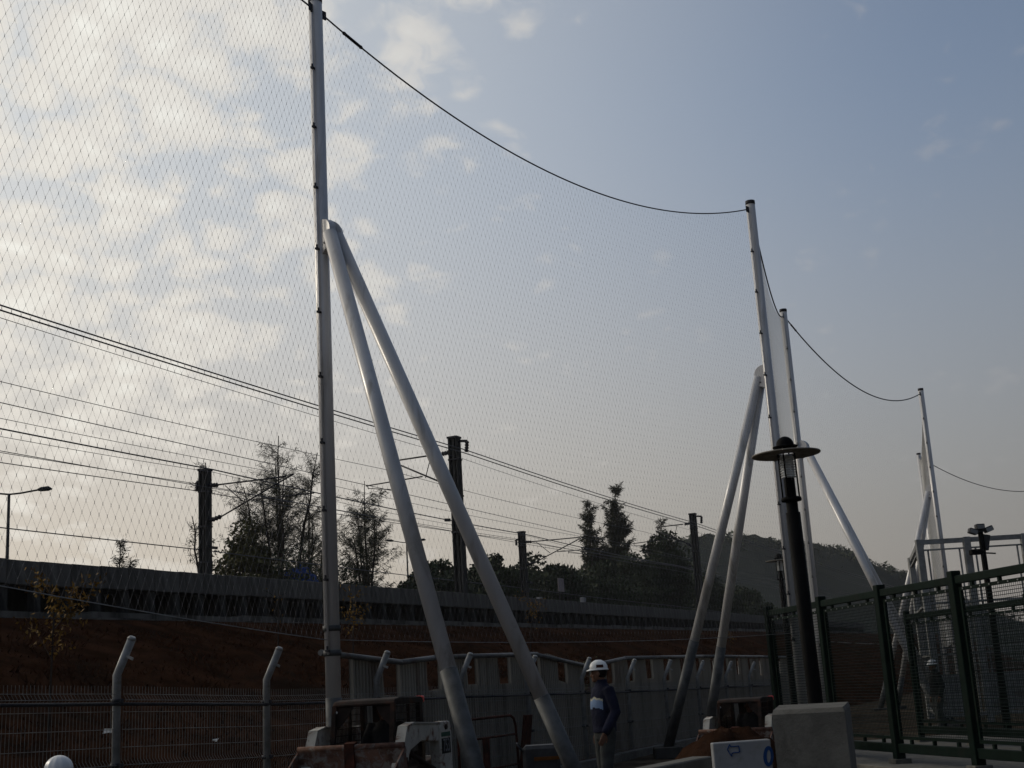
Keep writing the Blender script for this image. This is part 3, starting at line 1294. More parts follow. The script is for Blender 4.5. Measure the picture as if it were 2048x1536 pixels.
wire('overhead_wire', 'upper of the twin thick wires crossing high on the left sky', 22.75, (0, 604), (1388, 1045), .022, .10)
wire('overhead_wire', 'lower of the twin thick wires crossing high on the left sky', 22.75, (0, 614), (1388, 1050), .022, .10)
wire('overhead_wire', 'thin wire just below the twin thick wires', 22.95, (0, 628), (1388, 1062), .009, .12)
wire('overhead_wire', 'thin carrier wire crossing left sky midway between mast tops', 26.4, (0, 753), (639, 907), .011, .15)
wire('overhead_wire', 'contact wire hanging below the thin carrier wire', 26.4, (0, 803), (641, 949), .014, .03)
wire('overhead_wire', 'thick dark cable passing over the top of the left mast', 33.6, (0, 851), (1043, 1067), .030, .12)
wire('overhead_wire', 'thin wire close under the thick cable at the left mast', 33.4, (0, 858), (1043, 1069), .011, .28)
wire('overhead_wire', 'wire meeting the bracket on the left side of the left mast', 34.5, (0, 900), (395, 968), .014, .10)
wire('overhead_wire', 'heavier wire below the bracket of the left mast', 34.5, (0, 921), (395, 982), .018, .08)
wire('overhead_wire', 'carrier wire held by the arm tip of the left mast', 30.4, (590, 953), (1280, 1098), .011, .12)
wire('overhead_wire', 'contact wire under the arm of the left mast', 30.4, (590, 1005), (1280, 1128), .014, .03)
wire('overhead_wire', 'lowest wire just above the railway parapet on the left', 34.25, (0, 1052), (405, 1100), .022, .06)


def street_lamp(px, ytop, ybase, p, arms, label):
    top = at_p(px, ytop, p)
    base = at_p(px, ybase, p)
    x, y = top.x, top.y
    zb = Z_LEDGE(60)
    t = thing('street_lamp', (x, y, zb), label, 'street lamp', 'road lamps beyond the railway')
    MB().tube([(x, y, zb), (x, y, top.z)], [.11, .07], 8).build('post', GREYP, t)
    for s in arms:
        d = AX * .35 * s + Vector((s, 0, 0)) * .9
        d.normalize()
        e = Vector((x, y, top.z)) + d * 1.3 + UP * .18
        MB().tube([(x, y, top.z - .02), Vector((x, y, top.z)) + d * .5 + UP * .03, e], .045, 6).build('arm', GREYP, t)
        MB().tube([e - d * .05, e + d * .12 + UP * .03, e + d * .45 + UP * .06, e + d * .62 + UP * .03], [.05, .11, .12, .03], 8).build('lantern', GREYP, t)


street_lamp(18, 988, 1113, 46, (1, -1), 'twin-armed road lamp at the far left above the parapet')
street_lamp(813, 1085, 1150, 60, (1, -1), 'distant twin-armed road lamp between the two large braces')

# ================================================================== trees
def tree_mesh(name, parent, V, mats, nv=4):
    V = np.asarray(V, dtype=np.float32) - np.array(ORG[parent.name], dtype=np.float32)
    F_ = np.arange(len(V)).reshape(-1, nv)
    ob = bpy.data.objects.new(name, np_mesh(name, V, F_, mats))
    COL.objects.link(ob)
    ob.parent = parent
    return ob


def slivers(C, D, L, Wd, rs):
    """thin leaf quads: centres C, directions D, lengths L, widths Wd"""
    n = len(C)
    R_ = rs.randn(n, 3)
    S = np.cross(D, R_)
    S /= (np.linalg.norm(S, axis=1, keepdims=True) + 1e-9)
    a = C - D * (L / 2)[:, None]
    b = C + D * (L / 2)[:, None]
    w = S * (Wd / 2)[:, None]
    return np.stack([a - w * .5, C - w, b, C + w], 1).reshape(-1, 3)


def casuarina(base, H, spread, seed, label, stems=1, dens=1.0, leaf=.32, lw=.035, mat_=None, group='casuarinas beyond the railway', lowest=.12):
    rs = np.random.RandomState(seed)
    base = Vector(base)
    t = thing('casuarina_tree', base, label, 'tree', group)
    wood = MB()
    C, D = [], []
    for s in range(stems):
        ang = rs.rand() * 6.28
        off = spread * (.25 + .65 * rs.rand()) * (s > 0)
        tip = base + Vector((math.cos(ang) * off, math.sin(ang) * off, H * (1 if s == 0 else rs.uniform(.62, .93))))
        path = []
        for k in range(9):
            f = k / 8
            path.append(base.lerp(tip, f) + Vector((rs.randn() * .05 * H / 14, rs.randn() * .05, 0)) * (k > 0) + Vector((0, 0, -.15 if k == 0 else 0)))
        r0 = .010 * H + .03
        wood.tube(path, [r0 * (1 - .9 * k / 8) + .008 for k in range(9)], 6, smooth=True)
        nb = int((50 if stems == 1 else 44) * dens)
        for b in range(nb):
            f = lowest + (1 - lowest - .02) * rs.rand()
            p0 = base.lerp(tip, f)
            env = math.sin(math.pi * min(1, (f * .88 + .09))) ** .6
            L = spread * (.3 + .9 * rs.rand()) * (env * 1.0 + .16) / (1 if stems == 1 else 1.35)
            az = rs.rand() * 6.28
            el = rad(rs.uniform(28, 62))
            d0 = Vector((math.cos(az) * math.cos(el), math.sin(az) * math.cos(el), math.sin(el)))
            pts = [p0]
            for k in range(1, 5):
                d0 = (d0 + Vector((rs.randn() * .08, rs.randn() * .08, -.03))).normalized()
                pts.append(pts[-1] + d0 * L / 4)
            wood.tube(pts, [.016 + .012 * (1 - f), .014, .011, .008, .005], 4, False, smooth=True)
            nl = int(54 * dens * (L / 1.4) + 10)
            for q in range(nl):
                g = .15 + .85 * rs.rand()
                k = min(3, int(g * 4))
                c = pts[k].lerp(pts[k + 1], g * 4 - k)
                dd = Vector((rs.randn() * .55 + d0.x * .6, rs.randn() * .55 + d0.y * .6, rs.randn() * .45 - .15))
                if dd.length < .01:
                    continue
                dd.normalize()
                c = c + dd * leaf * .45 + Vector((rs.randn(), rs.randn(), rs.randn())) * .07
                C.append(tuple(c))
                D.append(tuple(dd))
    wood.build('trunk', BARK, t, fix=False)
    C, D = np.array(C), np.array(D)
    n = len(C)
    V = slivers(C, D, leaf * (.5 + rs.rand(n)), lw * (.6 + .8 * rs.rand(n)), rs)
    tree_mesh('crown', t, V, mat_ or LEAFC)
    return t


def bushy(base, H, rx, seed, label, name='dense_tree', mat_=None, nclump=34, per=190, leaf=.26, group='dense trees beyond the railway', low=.12, cat='tree', ry=None):
    rs = np.random.RandomState(seed)
    base = Vector(base)
    ry = ry or rx
    t = thing(name, base, label, cat, group)
    wood = MB()
    wood.tube([base + Vector((0, 0, -.2)), base + Vector((.05 * rx, 0, H * .3)), base + Vector((-.05 * rx, 0, H * .75))], [.02 * H + .04, .015 * H + .03, .02], 7)
    Cc = []
    for k in range(nclump):
        while True:
            q = rs.uniform(-1, 1, 3)
            if .15 < np.linalg.norm(q) < 1:
                break
        zf = (low + (1 - low) * (q[2] * .5 + .5))
        tap = math.sqrt(max(.05, 1 - max(0, (zf - .5) / .56) ** 2))
        c = base + Vector((q[0] * rx * tap * .9, q[1] * ry * tap * .9, zf * H * (.93 + .07 * rs.rand())))
        Cc.append(c)
        s = base + Vector((0, 0, H * (low + .5 * max(0, zf - low))))
        if k % 2 == 0:
            wood.tube([s, s.lerp(c, .55) + Vector((0, 0, .06 * H * rs.rand())), c], [.012 * H + .01, .03, .012], 5, False)
    wood.build('trunk', BARK, t, fix=False)
    pts, D, L, Wd = [], [], [], []
    for c in Cc:
        r = rx * rs.uniform(.30, .55)
        n = int(per * 1.5 * rs.uniform(.6, 1.3))
        v = rs.randn(n, 3)
        v /= np.linalg.norm(v, axis=1, keepdims=True)
        rr = r * (rs.rand(n, 1) ** .45)
        P_ = np.array(c) + v * rr * np.array([1, 1, .75])
        pts.append(P_)
        d = v * .6 + rs.randn(n, 3) * .6 + np.array([0, 0, -.2])
        d /= np.linalg.norm(d, axis=1, keepdims=True)
        D.append(d)
        L.append(leaf * (.6 + .8 * rs.rand(n)))
        Wd.append(leaf * .55 * (.6 + .8 * rs.rand(n)))
    V = slivers(np.concatenate(pts), np.concatenate(D), np.concatenate(L), np.concatenate(Wd), rs)
    tree_mesh('crown', t, V, mat_ or LEAFD)
    return t


def tree_base(px, p, dz=.3):
    q = at_p(px, 1380, p)
    a = a_of(q)
    return W(a, p, Z_LEDGE(a) + dz), a


def tree_h(px, ytop, p, base):
    return at_p(px, ytop, p).z - base.z


def cas(px, ytop, p, half, seed, label, **k):
    b, a = tree_base(px, p)
    q = at_p(px, ytop, p)
    H = q.z - b.z
    sc = b.y / FPX
    b = Vector((q.x, q.y, b.z))
    return casuarina(b, H, half * sc * 1.05, seed, label, **k)


def bsh(px, ytop, p, half, seed, label, **k):
    b, a = tree_base(px, p)
    q = at_p(px, ytop, p)
    H = q.z - b.z
    sc = b.y / FPX
    b = Vector((q.x, q.y, b.z))
    return bushy(b, H * .93, half * sc * 1.15, seed, label, **k)


cas(556, 872, 40, 105, 3, 'tall feathery casuarina just left of the tallest net pole', stems=8, dens=1.0, lw=.024)
cas(616, 975, 41, 85, 14, 'thin twiggy casuarina tucked behind the tallest net pole', stems=5, dens=.85, lw=.024)
cas(412, 925, 42, 55, 5, 'sparse bare-twigged casuarina behind the left mast', stems=2, dens=.55)
bsh(486, 1022, 39, 60, 6, 'olive bushy tree right of the left mast', mat_=LEAFO, nclump=26, per=170, leaf=.22)
bsh(560, 1090, 38.5, 95, 61, 'low dark bush at the foot of the feathery casuarina', mat_=LEAFD, nclump=30, per=170, leaf=.22, low=.02)
bsh(455, 1100, 38.2, 60, 62, 'low olive bush at the foot of the left mast', mat_=LEAFO, nclump=20, per=120, leaf=.2, low=.02)
cas(728, 962, 40, 82, 8, 'upright many-stemmed casuarina right of the tallest net pole', stems=5, dens=1.0)
bsh(700, 1120, 38.5, 62, 81, 'low dark bush between tallest pole and its first brace', nclump=22, per=150, leaf=.22, low=.02)
cas(1178, 1000, 41, 33, 9, 'left one of the two dark casuarinas in the middle', stems=4, dens=1.4, leaf=.5, lw=.07)
cas(1229, 972, 41, 35, 10, 'right and taller of the two dark casuarinas in the middle', stems=4, dens=1.5, leaf=.5, lw=.07)
bsh(1318, 1052, 37, 52, 15, 'cone-shaped dark tree left of the mast beside the hill', nclump=40, per=200, leaf=.36)
cas(1322, 1035, 37.5, 26, 16, 'thin leader of foliage rising above the cone-shaped tree', stems=2, dens=1.0, leaf=.45, lw=.06)
cas(240, 1080, 44, 30, 17, 'small lone feathery tree on the skyline at far left', stems=4, dens=1.3, leaf=.24, lowest=.05)
bsh(1492, 1172, 37, 46, 18, 'dark rounded bush right of the second pair of braces', nclump=26, per=200, leaf=.42)
row = [(838, 1140, 34), (880, 1108, 42), (930, 1118, 44), (985, 1106, 46), (1060, 1092, 44), (1108, 1108, 42), (1150, 1120, 46), (1205, 1122, 50),
       (1262, 1098, 44), (1300, 1118, 46), (1365, 1112, 46), (1408, 1140, 44), (1452, 1165, 44)]
words = ['leftmost', 'second', 'third', 'fourth', 'fifth', 'sixth', 'seventh', 'eighth', 'ninth', 'tenth', 'eleventh', 'twelfth', 'rightmost']
for k_, (x_, y_, h_) in enumerate(row):
    bsh(x_, y_, 38.5 - 1.2 * (k_ % 2), h_ * 1.3, 40 + k_, 'dark leafy tree, %s in the row behind the railway masts' % (words[k_] if k_ in (0, 12) else words[k_] + ' from left'),
        nclump=34, per=190, leaf=.34, low=.0)

gaps = [(815, 1158), (858, 1142), (905, 1135), (958, 1130), (1018, 1128), (1084, 1125), (1130, 1135), (1180, 1138), (1235, 1130), (1282, 1130), (1340, 1130), (1388, 1140), (1430, 1160)]
for k_, (x_, y_) in enumerate(gaps):
    bsh(x_, y_, 36.8, 46, 80 + k_, 'low dark shrub, %s in the thicket just above the parapet' % (words[k_] if k_ in (0, 12) else words[k_] + ' from left'),
        name='dense_shrub', cat='shrub', nclump=24, per=170, leaf=.30, low=.0, group='shrubs along the railway')

# young saplings on the slope
def sapling(px, ybase, ytop, p, seed, leaves, label, half=.5, mat_=None):
    rs = np.random.RandomState(seed)
    q = at_p(px, ybase, p)
    a = a_of(q)
    b = W(a, p, slope_z(a, p) if p < 21 else 0)
    H = max(.6, at_p(px, ytop, p).z - b.z)
    t = thing('sapling', b, label, 'sapling', 'young trees on the slope')
    wood = MB()
    lean = Vector((rs.uniform(-.06, .14), 0, 0)) * H
    path = [b + Vector((0, 0, -.1)), b + Vector((0, 0, H * .4)) + lean * .3, b + Vector((0, 0, H * .75)) + lean * .7, b + Vector((0, 0, H * .97)) + lean]
    wood.tube(path, [.02, .016, .012, .005], 5)
    pts = []
    D = []
    for k in range(11):
        f = rs.uniform(.5, .98)
        s = b + Vector((0, 0, H * f)) + lean * f
        az = rs.rand() * 6.28
        L = half * rs.uniform(.4, 1.0)
        e = s + Vector((math.cos(az) * L, math.sin(az) * L, L * rs.uniform(.2, 1.0)))
        wood.tube([s, s.lerp(e, .5) + Vector((0, 0, .04)), e], [.008, .006, .003], 4, False)
        for q_ in range(leaves):
            c = s.lerp(e, rs.uniform(.3, 1.05)) + Vector(rs.randn(3) * .09)
            pts.append(tuple(c))
            d = Vector((rs.randn(), rs.randn(), rs.randn() - .6)).normalized()
            D.append(tuple(d))
    wood.build('trunk', BARK, t, fix=False)
    if leaves:
        n = len(pts)
        V = slivers(np.array(pts), np.array(D), .06 + .05 * rs.rand(n), .03 + .02 * rs.rand(n), rs)
        tree_mesh('crown', t, V, mat_ or LEAFY)


sapling(100, 1330, 1165, 14.5, 1, 40, 'thin sapling with yellow leaves at far left of the slope', .75)
sapling(556, 1280, 1185, 18.5, 2, 1, 'bare forked sapling left of the tallest pole', .5)
sapling(705, 1290, 1200, 17.5, 3, 16, 'yellow-leaved sapling right beside the tallest pole', .55)
sapling(1060, 1292, 1205, 18, 4, 10, 'slim yellowing sapling in front of the parapet near the second brace', .6)
sapling(1462, 1308, 1270, 18, 5, 5, 'tiny sapling on the slope between the right-hand braces', .5)
sapling(1150, 1345, 1318, PF + 1.0, 6, 12, 'small yellow-green shoot above the hoarding left of the worker', .3, LEAFO)

# sign board and blue tarpaulin on the railway
def railway_bits():
    c = at_p(1122, 1170, 22.6)
    a = a_of(c)
    t = thing('sign_board', W(a, 22.6, Z_PBOT(a) + .27), 'square faded pinkish sign board standing above the parapet', 'sign')
    r = (AX, PX, UP)
    MB().box(c, (.72, .03, .62), r).build('board', PINK, t, bevel=.01)
    for s in (-.22, .22):
        MB().tube([W(a + s, 22.63, Z_PBOT(a) + .25), W(a + s, 22.63, c.z + .2)], .025, 6).build('post', DARKST, t)
    for x in (1079, 1166):
        c = at_p(x, 1198, 22.4)
        a = a_of(c)
        o = MB().box(W(a, 22.4, (c.z + Z_PTOP(a) - .3) / 2), (.28, .2, c.z - Z_PTOP(a) + .45), r).build('trackside_box', WHITEB, None, org=W(a, 22.4, Z_PTOP(a)), bevel=.02)
        tag(o, 'small pale trackside box %s the pinkish sign board' % ('left of' if x < 1100 else 'right of'), 'box', 'trackside boxes')
    c = at_p(598, 1146, 37.6)
    rs = np.random.RandomState(4)
    a = a_of(c)
    V, Fs = [], []
    n = 14
    for i in range(n):
        for j in range(n):
            u, v = i / (n - 1) * 2 - 1, j / (n - 1) * 2 - 1
            z = .95 * max(0, 1 - u ** 4) * max(0, 1 - v ** 4) * (1 + .12 * rs.randn())
            V.append(W(a + u * .9, 37.6 + v * .9, c.z - .75 + z))
    for i in range(n - 1):
        for j in range(n - 1):
            Fs.append((i * n + j, (i + 1) * n + j, (i + 1) * n + j + 1, i * n + j + 1))
    o = MB().add(V, Fs, 0, True).build('tarpaulin', TARPB, None, org=W(a, 37.6, c.z - .75))
    tag(o, 'crumpled blue tarpaulin beneath the trees left of the tallest pole', 'tarpaulin')


railway_bits()

# ================================================================== lamp posts
def lamp_post():
    t = local('lamp_post', 'black lamp post with wide round disc standing behind the concrete block', 'lamp post', 'black disc lamps')
    Z = 4.0                       # height of the dome's top
    n = 28
    MB().lathe([(.001, 0), (.11, 0), (.11, .25), (.08, .30), (.072, 1.6), (.072, 3.22), (.058, 3.225), (.058, 3.36)], n).build('pole', BLACKP, t)
    MB().lathe([(.001, 3.335), (.098, 3.335), (.103, 3.35), (.098, 3.372), (.055, 3.385), (.055, 3.56), (.048, 3.57), (.001, 3.57)], n).build('lower_ring', BLACKP, t)
    # ribbed glass
    prof = [(.03, 3.565)]
    for k in range(9):
        z = 3.57 + k * .025
        prof += [(.062, z), (.077, z + .006), (.077, z + .012), (.062, z + .018)]
    prof += [(.06, 3.80), (.03, 3.81)]
    MB().lathe(prof, n).build('ribbed_glass', GLASS, t)
    MB().tube([(0, 0, 3.56), (0, 0, 3.80)], .02, 8).build('lamp_tube', WHITEB, t)
    # disc with its hole
    MB().lathe([(.090, 3.812), (.342, 3.806), (.346, 3.812), (.342, 3.820), (.090, 3.828), (.090, 3.812)], 48).build('disc', DISCM, t)
    for k in range(4):
        an = math.pi / 4 + k * math.pi / 2 + .25
        x, y = .086 * math.cos(an), .086 * math.sin(an)
        MB().tube([(x, y, 3.36), (x, y, 3.90)], .0085, 6).build('rod', BLACKP, t)
    dome = [(.001, 3.872), (.118, 3.880), (.128, 3.888), (.124, 3.896), (.092, 3.902)]
    for k in range(7):
        an = math.pi / 2 * k / 6
        dome.append((.090 * math.cos(an) + .0005, 3.905 + .092 * math.sin(an)))
    MB().lathe(dome, n).build('dome_cap', BLACKP, t)
    return t


L1 = lamp_post()
q_ = at_y(1576, 872, 13.0)
L1.location = (q_.x, q_.y, q_.z - 4.0)
L1.rotation_euler = (0, rad(-.6), 0)
q_ = at_y(1557, 1107, 33.0)
copy_tree(L1, (q_.x, q_.y, q_.z - 4.0), .3, 'small distant black lamp post left of the big disc lamp')

# ================================================================== dark green ball-court fence
ZG = 3.05


def green_fence(pts, label, zg, heavy=True, mesh=True):
    base = Vector((pts[0].x, pts[0].y, 0))
    t = thing('green_fence', base, label, 'fence', 'dark green mesh fences')
    w = .17 if heavy else .12
    for i, p in enumerate(pts):
        nx = (pts[min(i + 1, len(pts) - 1)] - pts[max(i - 1, 0)])
        nx.z = 0
        nx.normalize()
        sd = Vector((-nx.y, nx.x, 0))
        P0 = Vector((p.x, p.y, .08))
        po = MB().box(P0 + UP * (zg / 2 - .02), (w, w, zg + .04), (nx, sd, UP)).build('post', GREEN, t, bevel=.012)
        MB().box(Vector((p.x, p.y, .02)), (w + .12, w + .14, .14), (nx, sd, UP)).build('post_footing', CONCB, t, bevel=.01)
    for i in range(len(pts) - 1):
        A, B = Vector((pts[i].x, pts[i].y, 0)), Vector((pts[i + 1].x, pts[i + 1].y, 0))
        d = (B - A)
        L = d.length
        d.normalize()
        sd = Vector((-d.y, d.x, 0))
        a0, a1 = A + d * (w / 2 + .002), B - d * (w / 2 + .002)
        MB().bar(a0 + UP * (zg - .07), a1 + UP * (zg - .07), .10, .13).build('top_beam', GREEN, t, bevel=.01)
        MB().bar(a0 + UP * .27, a1 + UP * .27, .10, .16).build('bottom_beam', GREEN, t, bevel=.01)
        # spacers between beams and panel frame
        for f in (.18, .5, .82):
            c = a0.lerp(a1, f)
            MB().box(c + UP * (zg - .165), (.06, .05, .06), (d, sd, UP)).build('spacer', GREEN, t)
            MB().box(c + UP * .385, (.06, .05, .07), (d, sd, UP)).build('spacer', GREEN, t)
        f0, f1 = a0 + d * .05, a1 - d * .05
        zt, zb = zg - .22, .45
        MB().bar(f0 + UP * zt, f1 + UP * zt, .045, .055).build('frame_rail', GREEN, t)
        MB().bar(f0 + UP * zb, f1 + UP * zb, .045, .055).build('frame_rail', GREEN, t)
        for q in (f0 + d * .025, f1 - d * .025):
            MB().bar(q + UP * (zb - .027), q + UP * (zt + .027), .05, .045, sd).build('frame_stile', GREEN, t)
        # wire infill: close horizontal wires, wider vertical wires
        mb = MB()
        z = zb + .05
        while z < zt:
            mb.tube([f0 + UP * z, f1 + UP * z], .0062, 3, False, smooth=False)
            z += .055
        u = .08
        LL = (f1 - f0).length
        while u < LL:
            mb.tube([f0 + d * u + UP * zb + sd * .006, f0 + d * u + UP * zt + sd * .006], .0036, 3, False, smooth=False)
            u += .055
        ob = mb.build('wire_infill', GREEN, t, fix=False)
        tag(ob, kind='stuff')
        # bolts along the frame
        m_ = MB().box((0, 0, 0), (.022, .012, .022), (d, sd, UP)).mesh('bolt', GALV, Vector((0, 0, 0)))
        for k in range(9):
            c = f0.lerp(f1, (k + .5) / 9)
            share(m_, 'bolt', t, c - sd * .03 + UP * zt)
    return t


gp = [at_z(1536, 1213, ZG + .08), at_z(1640, 1193, ZG + .08), at_z(1757, 1170, ZG + .08), at_z(1906, 1142, ZG + .08)]
dl = gp[3] - gp[2]
gp.append(gp[3] + dl)
gp = [Vector((q.x, q.y, 0)) for q in gp]
green_fence(gp, 'near dark green mesh fence on heavy square posts at the right', ZG)
d_ = (gp[3] - gp[0]).normalized()
s_ = Vector((-d_.y, d_.x, 0))
off = Vector((3.1, 1.2, 0))
green_fence([gp[0] + off + d_ * .6, gp[1] + off, gp[2] + off, gp[3] + off], 'farther dark green mesh fence seen through the near one', ZG - .25, False)


def pavement():
    # concrete apron under the green fence
    A, B = gp[0], gp[4]
    d = (B - A).normalized()
    s = Vector((-d.y, d.x, 0))
    if s.x > 0:
        s = -s
    q = [A - d * 2 + s * .55, B + d * 2 + s * .55, B + d * 2 - s * 6, A - d * 2 - s * 6]
    mb = MB().prism([v + UP * -.1 for v in q], UP * .11)
    o = mb.build('pavement', CONCB, None, org=A)
    tag(o, kind='structure', label='pale concrete paving under the green fence')
    k = MB().prism([A - d * 2 + s * .9 + UP * -.1, B + d * 2 + s * .9 + UP * -.1, B + d * 2 + s * .56 + UP * -.1, A - d * 2 + s * .56 + UP * -.1], UP * .16).build('kerb', CONCB, None, org=A + s, bevel=.01)
    tag(k, 'pale concrete edging along the foot of the green fence', 'kerb')


pavement()

# ------------------------------------------------------------------ galvanised cage behind
def cage():
    Y = 36.0
    tops = [at_y(1838, 1088, Y), at_y(1932, 1077, Y), at_y(2046, 1064, Y), at_y(2170, 1050, Y)]
    zt = sum(q.z for q in tops) / 4
    pts = [Vector((q.x, q.y, 0)) for q in tops]
    back = pts[0] + Vector((1.5, 6.0, 0))
    t = thing('ball_cage', pts[0], 'pale galvanised ball cage frame behind the green fences at far right', 'cage')
    runs = [(pts[0], pts[1]), (pts[1], pts[2]), (pts[2], pts[3]), (pts[0], back)]
    for p in pts + [back]:
        MB().box(p + UP * zt / 2, (.19, .16, zt)).build('post', GALV, t, bevel=.01)
    for (A, B) in runs:
        d = (B - A).normalized()
        a0, a1 = A + d * .1, B - d * .1
        for z, h in ((zt - .08, .13), (zt - .30, .04), (zt - 1.75, .06), (.3, .1), (1.9, .06)):
            MB().bar(a0 + UP * z, a1 + UP * z, .09, h).build('rail', GALV, t)
        for q in (a0 + d * .12, a1 - d * .12):
            MB().bar(q + UP * .2, q + UP * (zt - .28), .04, .04, Vector((-d.y, d.x, 0))).build('stile', GALV, t)
        mb = MB()
        L = (a1 - a0).length
        z = .4
        while z < zt - 1.75:
            mb.tube([a0 + UP * z, a1 + UP * z], .006, 3, False, smooth=False)
            z += .15
        u = .1
        while u < L:
            mb.tube([a0 + d * u + UP * .3, a0 + d * u + UP * (zt - 1.75)], .006, 3, False, smooth=False)
            u += .10
        ob = mb.build('bars', GALV, t, fix=False)
        tag(ob, kind='stuff')
    # low backboard panels inside
    for k, (A, B) in enumerate(runs[:3]):
        d = (B - A).normalized()
        MB().box((A + B) / 2 + Vector((0, .5, .85)), ((B - A).length - .5, .06, 1.0), (d, Vector((-d.y, d.x, 0)), UP)).build('kickboard', GALV, t)


cage()


def floodlight():
    Y = 30.0
    top = at_y(2004, 1062, Y)
    low = at_y(2008, 1400, Y)
    b = Vector((low.x, Y, 0))
    t = thing('floodlight_mast', b, 'dark floodlight mast rising above the cage at far right', 'floodlight')
    MB().tube([b, Vector((b.x, b.y, top.z))], [.09, .06], 10).build('pole', BLACKP, t)
    z = top.z
    MB().bar(Vector((b.x - .24, b.y, z + .03)), Vector((b.x + .24, b.y, z + .05)), .07, .07).build('cross_arm', GREYP, t)
    for s, zz, dx in ((-1, .03, -.17), (1, .06, .19), (0, .13, .0)):
        c = Vector((b.x + dx, b.y, z + zz))
        ax = (Vector((.94, .1, .33 * s)).normalized(), Vector((0, 1, 0)), Vector((-.33 * s, 0, .94)).normalized())
        lm = MB().box(c, (.20, .18, .12), ax).build('lamp_head', GREYP, t, bevel=.015)
        MB().box(c - Vector((0, .095, .01)), (.16, .010, .09), ax).build('lamp_glass', WHITEB, lm)
    c = Vector((b.x - .20, b.y - .1, z - .45))
    MB().box(c, (.26, .2, .12)).build('lower_lamp_head', BLACKP, t, bevel=.015)
    MB().bar(Vector((b.x - .2, b.y, z - .45)), Vector((b.x + .28, b.y, z - .5)), .03, .03).build('lower_arm', BLACKP, t)
    MB().prism([Vector((b.x + .05, b.y - .05, z - .05)), Vector((b.x + .2, b.y - .05, z - .08)), Vector((b.x + .12, b.y - .05, z - .42)), Vector((b.x + .06, b.y - .05, z - .42))], Vector((0, .1, 0))).build('bracket_plate', GREYP, t)


floodlight()

# ================================================================== concrete block, arrow board, soil heap
def foreground_block():
    z0 = 1.44
    q = [at_z(1543, 1421, z0), at_z(1688, 1414, z0), at_z(1699, 1403, z0), at_z(1556, 1410.5, z0)]
    c = (q[0] + q[1]) / 2
    mb = MB()
    base = [Vector((v.x, v.y, .0)) for v in q]
    topc = [v.copy() for v in q]
    ch = .03
    inner = []
    cen = sum(topc, Vector()) / 4
    for v in topc:
        inner.append(v + (cen - v).normalized() * ch)
    vs_ = base + [Vector((v.x, v.y, z0 - ch)) for v in q] + inner
    fs = [(0, 1, 2, 3)]
    for i in range(4):
        j = (i + 1) % 4
        fs.append((i, j, 4 + j, 4 + i))
        fs.append((4 + i, 4 + j, 8 + j, 8 + i))
    fs.append((8, 9, 10, 11))
    o = mb.add(vs_, fs).build('concrete_block', CONCB, None, org=Vector((c.x, c.y, 0)))
    tag(o, 'tall cast concrete block in the right foreground below the lamp post', 'block')
    # mortar scraps lying on the top
    # white board with hand-drawn blue marks
    Yb = q[0].y + .05
    p00 = at_y(1425, 1487, Yb)
    p11 = at_y(1541, 1478.5, Yb)
    t = thing('arrow_board', Vector((p00.x, Yb, 0)), 'whitish slab with a blue arrow drawn on it, left of the concrete block', 'board')
    MB().prism([Vector((p00.x, Yb, .0)), Vector((p11.x, Yb, .0)), p11, p00], Vector((0, .12, 0))).build('slab', WHITEB, t, bevel=.006)
    f = lambda x, y: at_y(1400 + x / 6.4, 1350 + y / 6.4, Yb - .004)
    arrow = [(350, 955), (378, 888), (392, 918), (496, 908), (508, 985), (412, 998), (404, 1040), (350, 955)]
    BLUE = mat('blue_marker_paint', (.015, .05, .16), .7, 0, .1)
    mb = MB()
    pts = [f(*p) for p in arrow]
    for a, b in zip(pts[:-1], pts[1:]):
        mb.bar(a, b, .006, .0065, Vector((0, 1, 0)))
    mb.build('arrow_mark', BLUE, t)
    n = 28
    ro = [f(876 + 66 * math.cos(k / n * 2 * math.pi), 1040 + 132 * math.sin(k / n * 2 * math.pi)) for k in range(n)]
    ri = [f(880 + 26 * math.cos(k / n * 2 * math.pi), 1040 + 82 * math.sin(k / n * 2 * math.pi)) for k in range(n)]
    MB().add(ro + ri, [(k, (k + 1) % n, n + (k + 1) % n, n + k) for k in range(n)]).build('oval_mark', BLUE, t)
    # soil heap
    rs = np.random.RandomState(2)
    c = at_y(1462, 1480, 14.5)
    V, Fs = [], []
    n, m = 36, 16
    R_ = 1.25
    ztop = at_y(1462, 1457, 14.5).z
    for i in range(m + 1):
        r = R_ * i / m
        for k in range(n):
            an = 2 * math.pi * k / n
            h = ztop * (math.cos(math.pi * min(1, (i / m)) ) * .5 + .5) ** .8
            h *= 1 + (.035 * math.sin(3 * an + i) + .02 * rs.randn()) * (i > 0)
            V.append(Vector((c.x + 1.35 * r * math.cos(an), 14.5 + r * math.sin(an), h - .02)))
    for i in range(m):
        for k in range(n):
            Fs.append((i * n + k, i * n + (k + 1) % n, (i + 1) * n + (k + 1) % n, (i + 1) * n + k))
    o = MB().add(V, Fs, 0, True).build('soil_heap', SOIL, None, org=Vector((c.x, 14.5, 0)))
    tag(o, 'heap of reddish soil behind the arrow board', 'soil heap')


foreground_block()


